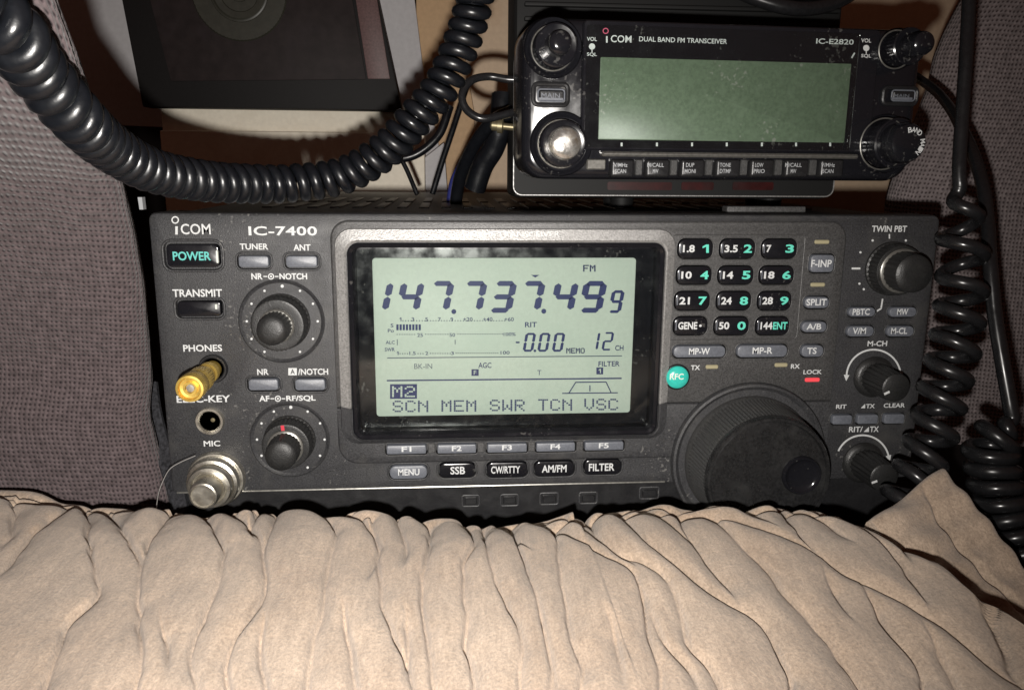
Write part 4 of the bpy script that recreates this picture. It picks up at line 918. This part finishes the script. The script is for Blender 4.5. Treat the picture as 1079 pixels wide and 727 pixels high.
# ================================================================== BEIGE VELOUR CUSHION
ZC = .045
edge_px = [(-160, 512), (0, 518), (50, 526), (120, 530), (180, 534), (240, 537), (300, 534), (400, 536), (470, 543), (560, 541), (640, 536), (700, 531), (800, 531), (850, 530), (890, 537), (940, 562), (1000, 600), (1079, 657), (1200, 740)]
EP = np.array([at_z(u, v, ZC) for u, v in edge_px]); EP = catmull(EP, 10)
xs_lo, xs_hi = -.225, .150
cre_px = [[(75, 530), (35, 565), (8, 602), (-10, 625)], [(89, 532), (97, 580), (104, 624), (65, 665), (45, 727), (40, 760)], [(117, 535), (140, 575), (150, 610), (146, 680), (145, 727), (143, 780)], [(180, 535), (155, 575), (150, 602)],
    [(212, 535), (232, 570), (237, 588), (215, 645), (205, 670), (202, 727), (200, 790)], [(250, 538), (272, 565), (279, 595), (275, 630), (245, 680), (240, 727), (238, 780)], [(290, 535), (280, 575), (279, 600)], [(277, 640), (283, 727), (285, 780)],
    [(332, 535), (355, 562), (345, 615), (328, 670), (325, 727), (323, 780)], [(367, 540), (395, 560), (393, 600), (380, 625)], [(395, 556), (400, 605), (415, 670), (432, 705), (437, 760)], [(442, 540), (457, 555), (447, 595), (445, 645), (457, 722), (462, 780)],
    [(492, 548), (500, 572), (485, 600), (492, 655), (500, 727), (504, 780)], [(510, 553), (520, 605), (543, 660), (549, 727), (551, 780)], [(360, 625), (378, 727), (381, 780)], [(540, 550), (560, 610), (575, 670), (580, 727), (583, 780)], [(587, 560), (595, 625), (605, 680), (610, 727), (613, 780)],
    [(567, 542), (615, 575), (670, 610), (687, 665), (695, 727), (700, 780)], [(620, 540), (640, 575), (705, 615), (735, 680), (765, 727), (790, 770)], [(652, 540), (685, 580), (750, 625), (795, 650), (820, 690), (835, 727), (850, 780)], [(715, 540), (730, 575), (765, 615), (792, 648)],
    [(760, 552), (800, 595), (855, 655), (890, 690), (915, 727), (940, 770)], [(765, 550), (840, 580), (900, 615), (985, 655), (1040, 695), (1079, 720), (1130, 750)], [(822, 532), (845, 570), (870, 598)], [(860, 535), (920, 570), (960, 615), (985, 652)], [(900, 542), (940, 570), (968, 610)],
    [(900, 615), (940, 665), (970, 700), (980, 727), (990, 770)], [(970, 655), (995, 690), (1010, 727), (1020, 770)], [(1010, 597), (1040, 640), (1065, 700), (1080, 740)], [(-40, 530), (-60, 600), (-70, 727)], [(20, 528), (8, 570), (-2, 600)], [(660, 600), (690, 640), (725, 700), (740, 740)],
    [(270, 538), (262, 556), (268, 580)], [(420, 540), (428, 566), (424, 610)], 
    [(530, 548), (548, 566), (570, 590)], [(600, 543), (628, 566), (660, 592), (676, 612)], [(684, 538), (708, 556), (736, 580), (760, 596)], [(788, 536), (812, 556), (836, 572)], [(842, 536), (880, 560), (915, 590)],
    [(925, 556), (962, 580), (990, 606)], [(170, 640), (176, 690), (172, 727)], [(640, 640), (652, 690), (656, 740)], [(860, 600), (890, 640), (915, 668)], [(425, 630), (428, 680), (420, 727)]]
nx, ny = 880, 330
xs = np.linspace(xs_lo, xs_hi, nx); o_ = np.argsort(EP[:, 0]); yedge = np.interp(xs, EP[o_, 0], EP[o_, 1])
bs = np.r_[-np.linspace(.028, .0, 60, endpoint=False), np.linspace(0, .125, ny-60)]
X = np.repeat(xs[:, None], ny, 1); Y = yedge[:, None]-bs[None, :]; B = np.repeat(bs[None, :], nx, 0)
def vnoise(scale_x, scale_y, seed):
    """smooth value noise in metres"""
    g = np.random.default_rng(seed).normal(0, 1, (96, 96)); fx = (X/scale_x) % 95; fy = (Y/scale_y) % 95
    ix = fx.astype(int); iy = fy.astype(int); tx = fx-ix; ty = fy-iy; tx = tx*tx*(3-2*tx); ty = ty*ty*(3-2*ty)
    return (g[ix, iy]*(1-tx)+g[ix+1, iy]*tx)*(1-ty)+(g[ix, iy+1]*(1-tx)+g[ix+1, iy+1]*tx)*ty
WX = X+.0007*vnoise(.012, .015, 1)+.00025*vnoise(.004, .006, 2); WY = Y+.0008*vnoise(.012, .012, 3)
H = np.zeros(X.shape); DS = np.zeros(X.shape)
for ci, c in enumerate(cre_px):
    w3 = catmull([at_z(u, v, ZC-.002) for u, v in c], 5)[:, :2]; ridge = c[0][1] < 572
    if ridge:
        d0 = w3[0]-w3[2]; d0 /= np.linalg.norm(d0); w3 = np.vstack([w3[0]+np.array([d0[0]*.3, .022]), w3[0]+np.array([d0[0]*.006, .006]), w3])
    n = len(w3); amp = rng.uniform(.0004, .0011); side = 1 if rng.random() < .62 else -1; gdep = rng.uniform(.0007, .0021)
    Ls = np.r_[0, np.cumsum(np.linalg.norm(np.diff(w3, axis=0), axis=1))]; Lt = Ls[-1]
    dm = np.full(X.shape, 1.0); sg = np.zeros(X.shape); ar = np.zeros(X.shape)
    for i in range(n-1):
        a, b = w3[i], w3[i+1]; ab = b-a; L2_ = ab@ab+1e-12; lo = np.minimum(a, b)-.045; hi = np.maximum(a, b)+.045
        mk = (WX > lo[0]) & (WX < hi[0]) & (WY > lo[1]) & (WY < hi[1])
        px, py = WX[mk]-a[0], WY[mk]-a[1]; t = np.clip((px*ab[0]+py*ab[1])/L2_, 0, 1)
        d = np.hypot(px-t*ab[0], py-t*ab[1]); s_ = np.sign(px*ab[1]-py*ab[0])
        q = dm[mk]; bt = d < q; q[bt] = d[bt]; dm[mk] = q
        q = sg[mk]; q[bt] = s_[bt]; sg[mk] = q; q = ar[mk]; q[bt] = (Ls[i]+t*math.sqrt(L2_))[bt]; ar[mk] = q
    tap = np.clip((Lt-ar)/.018, 0, 1); tap = tap*tap*(3-2*tap); top = 1.0 if ridge else np.clip(ar/.014, 0, 1)
    tap = tap*top; wob = .72+.4*np.sin(ar*150+ci*1.7)
    sd = dm*sg*side
    up = np.where(sd > 0, np.exp(-sd/.006)*np.clip(.3+sd/.0016, 0, 1), -.5*np.exp(sd/.0030))
    H += tap*(amp*up*np.clip(np.abs(sd)/.0005, 0, 1) - gdep*wob*np.exp(-(dm/.00052)**2))
    DS += (tap*np.exp(-dm/.0036))**3
DS = np.minimum(DS, 1.6)**(1/3.)                     # soft nearest-crease measure: 1 in a crease, 0 far from it
H -= .0026*DS
H += .00055*vnoise(.019, .040, 5)+.00016*vnoise(.0085, .016, 6)+.00003*vnoise(.002, .003, 8)
fall = np.where(B < 0, -.026*(1-np.sqrt(np.clip(1-(B/.028)**2, 0, 1)))-.012*(B/.028)**2, 0)
rise = -.0035*np.exp(-np.clip(B, 0, None)/.010)
lump = (.0011*vnoise(.0095, 1.0, 9)-.0034*DS+.0012)*np.exp(-((B+.003)/.013)**2)
Z = ZC+fall+rise+.0016+H+lump-.055*np.clip(B-.02, 0, None)
V = np.stack([X, Y, Z], -1).reshape(-1, 3)
# bottom skirt so that it is a solid cushion
idx = np.arange(nx*ny).reshape(nx, ny)
F = np.stack([idx[:-1, :-1], idx[1:, :-1], idx[1:, 1:], idx[:-1, 1:]], -1).reshape(-1, 4)
per = np.r_[idx[:, 0], idx[-1, 1:], idx[-2::-1, -1], idx[0, -2:0:-1]]
low = V[per].copy(); low[:, 2] = .0005; nb = len(V); VV = np.vstack([V, low])
SK = [[int(per[i]), int(per[(i+1) % len(per)]), nb+(i+1) % len(per), nb+i] for i in range(len(per))]
me = bpy.data.meshes.new('seat_cushion'); org = np.array([0, -.1, 0.0005])
me.from_pydata((VV-org).tolist(), [], F.tolist()+SK+[list(range(nb, nb+len(per)))[::-1]]); me.materials.append(m_cloth)
me.polygons.foreach_set('use_smooth', [True]*len(me.polygons)); me.update()
cush = bpy.data.objects.new('seat_cushion', me); COL.objects.link(cush); cush.location = Vector(org)
fix_normals(cush)
tag(cush, 'wide beige velour cushion with gathered folds in front of the big transceiver', 'cushion')
# folded cover corner behind it
def flap():
    Pa = np.array(at_d(990, 495, .282)); Pl = np.array(at_d(912, 552, .262)); Pr = np.array(at_d(1112, 640, .240)); Pb = np.array(at_d(1040, 720, .228))
    n = 60; V = []; F = []; nrm = np.cross(Pr-Pa, Pl-Pa); nrm /= np.linalg.norm(nrm)
    if nrm@D_ > 0: nrm = -nrm
    for i in range(n+1):
        for j in range(n+1):
            a, b = i/n, j/n; p_ = Pa*(1-a)*(1-b)+Pl*a*(1-b)+Pr*(1-a)*b+Pb*a*b
            ed = min(a, b, .12)/.12; hgt = .0035*math.sqrt(max(0, 1-(1-ed)**2))
            cz = abs(a-.30-.12*math.sin(b*3)); hgt += -.0030*math.exp(-(cz/.035)**2)*min(1, b*5) + .0012*math.sin(a*9+b*4) + .0006*math.sin(b*31+a*7)
            V.append(p_+nrm*hgt)
    for i in range(n):
        for j in range(n): q = i*(n+1)+j; F.append([q, q+1, q+n+2, q+n+1])
    nb = len(V); per = [j for j in range(n+1)]+[i*(n+1)+n for i in range(1, n+1)]+[n*(n+1)+j for j in range(n-1, -1, -1)]+[i*(n+1) for i in range(n-1, 0, -1)]
    V += [V[q]-nrm*.008 for q in per]; F += [[per[i], per[(i+1) % len(per)], nb+(i+1) % len(per), nb+i] for i in range(len(per))]
    F.append([nb+i for i in range(len(per))])
    mb = MB(); mb.add(V, F); o = mb.build('cover_corner', m_cloth, smooth=70); fix_normals(o); return o
tag(flap(), 'folded corner of beige velour cover sticking up behind the cushion at right', 'fabric')

# ================================================================== BACKGROUND
YB = .335
def board(px, Y, th, m, name, label, cat, bev=.001):
    mb = MB(); prism(mb, [at_y(u, v, Y) for u, v in px], (0, th, 0)); o = mb.build(name, m); bevel_obj(o, bev); return tag(o, label, cat)
board([(60, -60), (430, -60), (437, 0), (448, 90), (462, 150), (470, 230), (200, 230), (185, 135), (60, 130)], YB, .006, m_grey, 'grey_board', 'light grey board standing behind the dark framed panel', 'panel')
board([(438, -60), (475, -60), (480, 0), (500, 120), (500, 240), (440, 240)], YB+.010, .008, m_tan, 'tan_board', 'narrow brownish tan board right of the grey board', 'panel')
board([(470, -70), (1060, -70), (1060, 250), (470, 250)], YB+.024, .012, m_peach, 'peach_board', 'wide pale peach board standing behind the small transceiver', 'panel')
board([(445, 168), (468, 150), (474, 240), (436, 240)], YB-.02, .004, m_grey, 'grey_plate', 'small light grey plate behind the thin wires left of the blue wire', 'plate')
# cream ledge
mb = MB(); z0 = at_y(300, 139, .300)[2]; xl, xr = at_y(168, 130, .30)[0], at_y(447, 130, .30)[0]
boxpts(mb, (xl, .305, .095), (xr, .330, at_y(300, 112, .305)[2]), 0, .001)
boxpts(mb, (xl, .299, .095), (xr, .3035, z0), 0, .0012)
tag(mb.build('cream_ledge', m_cream), 'cream coloured ledge with a lipped edge below the dark framed panel', 'ledge')
# dark framed panel
fpx = [(122, -30), (392, -30), (424, 117), (150, 113)]
fw = [at_y(u, v, .288) for u, v in fpx]; fp = empty('framed_panel', tuple((fw[2]+fw[3])/2), 'dark framed panel with a faint round dial and a maroon stripe at the upper left', 'panel')
mb = MB(); prism(mb, fw, (0, .016, 0)); o = mb.build('frame', m_frame, fp); bevel_obj(o, .0015)
def quad(px, Y, th, m, name, bev=.0006, par=None):
    mb = MB(); prism(mb, [at_y(u, v, Y) for u, v in px], (0, th, 0)); o = mb.build(name, m, par or fp); bevel_obj(o, bev); return o
quad([(150, -30), (366, -30), (386, 84), (180, 86)], .2872, .004, m_frame2, 'window')
quad([(370, -30), (392.5, -30), (411, 83.5), (387.5, 83.5)], .2868, .004, m_stripe, 'stripe')
c0 = at_y(252, -8, .2872)
mb = MB(); px_ = .575/850
rl = [(.0, .0006), (.006, .0007), (.0062, .0002), (.012, .0002), (.0125, .0009), (.0165, .0011), (.0175, .0004), (.0185, .0004), (.019, .0009), (.030, .0009), (.031, -.0002)]
lathe(mb, c0, (0, -1, 0), rl[::-1], 480, 0, (0, 2, 80, .0003, 1)); mb.build('dial', m_dial, fp)
# floor and back wall
mb = MB(); mb.add([(-3, -2, 0), (3, -2, 0), (3, 3, 0), (-3, 3, 0)], [[0, 1, 2, 3]]); tag(mb.build('floor', m_floor), kind='structure')
mb = MB(); mb.add([(-3, .9, -.01), (3, .9, -.01), (3, .9, 2), (-3, .9, 2)], [[0, 1, 2, 3]]); tag(mb.build('wall', m_floor), kind='structure')

# ================================================================== LIGHT: the phone's flash beside the lens, dim warm room
ld = bpy.data.lights.new('flash', 'SPOT'); ld.energy = 7.0; ld.spot_size = R(112); ld.spot_blend = 1.0; ld.shadow_soft_size = .0028; ld.color = (1.0, .955, .90)
lo = bpy.data.objects.new('flash', ld); COL.objects.link(lo)
lp = CAM - RX*.005 - UX*.018; tgt = at_d(395, 345, .3)
lo.location = Vector(lp); lo.rotation_euler = Vector(tgt-lp).to_track_quat('-Z', 'Y').to_euler()
wd = bpy.data.worlds.new('World'); S.world = wd; wd.use_nodes = True
bg = wd.node_tree.nodes['Background']; bg.inputs[0].default_value = (1.0, .42, .28, 1); bg.inputs[1].default_value = .042
S.view_settings.view_transform = 'Standard'; S.view_settings.look = 'None'; S.view_settings.exposure = 0; S.view_settings.gamma = 1
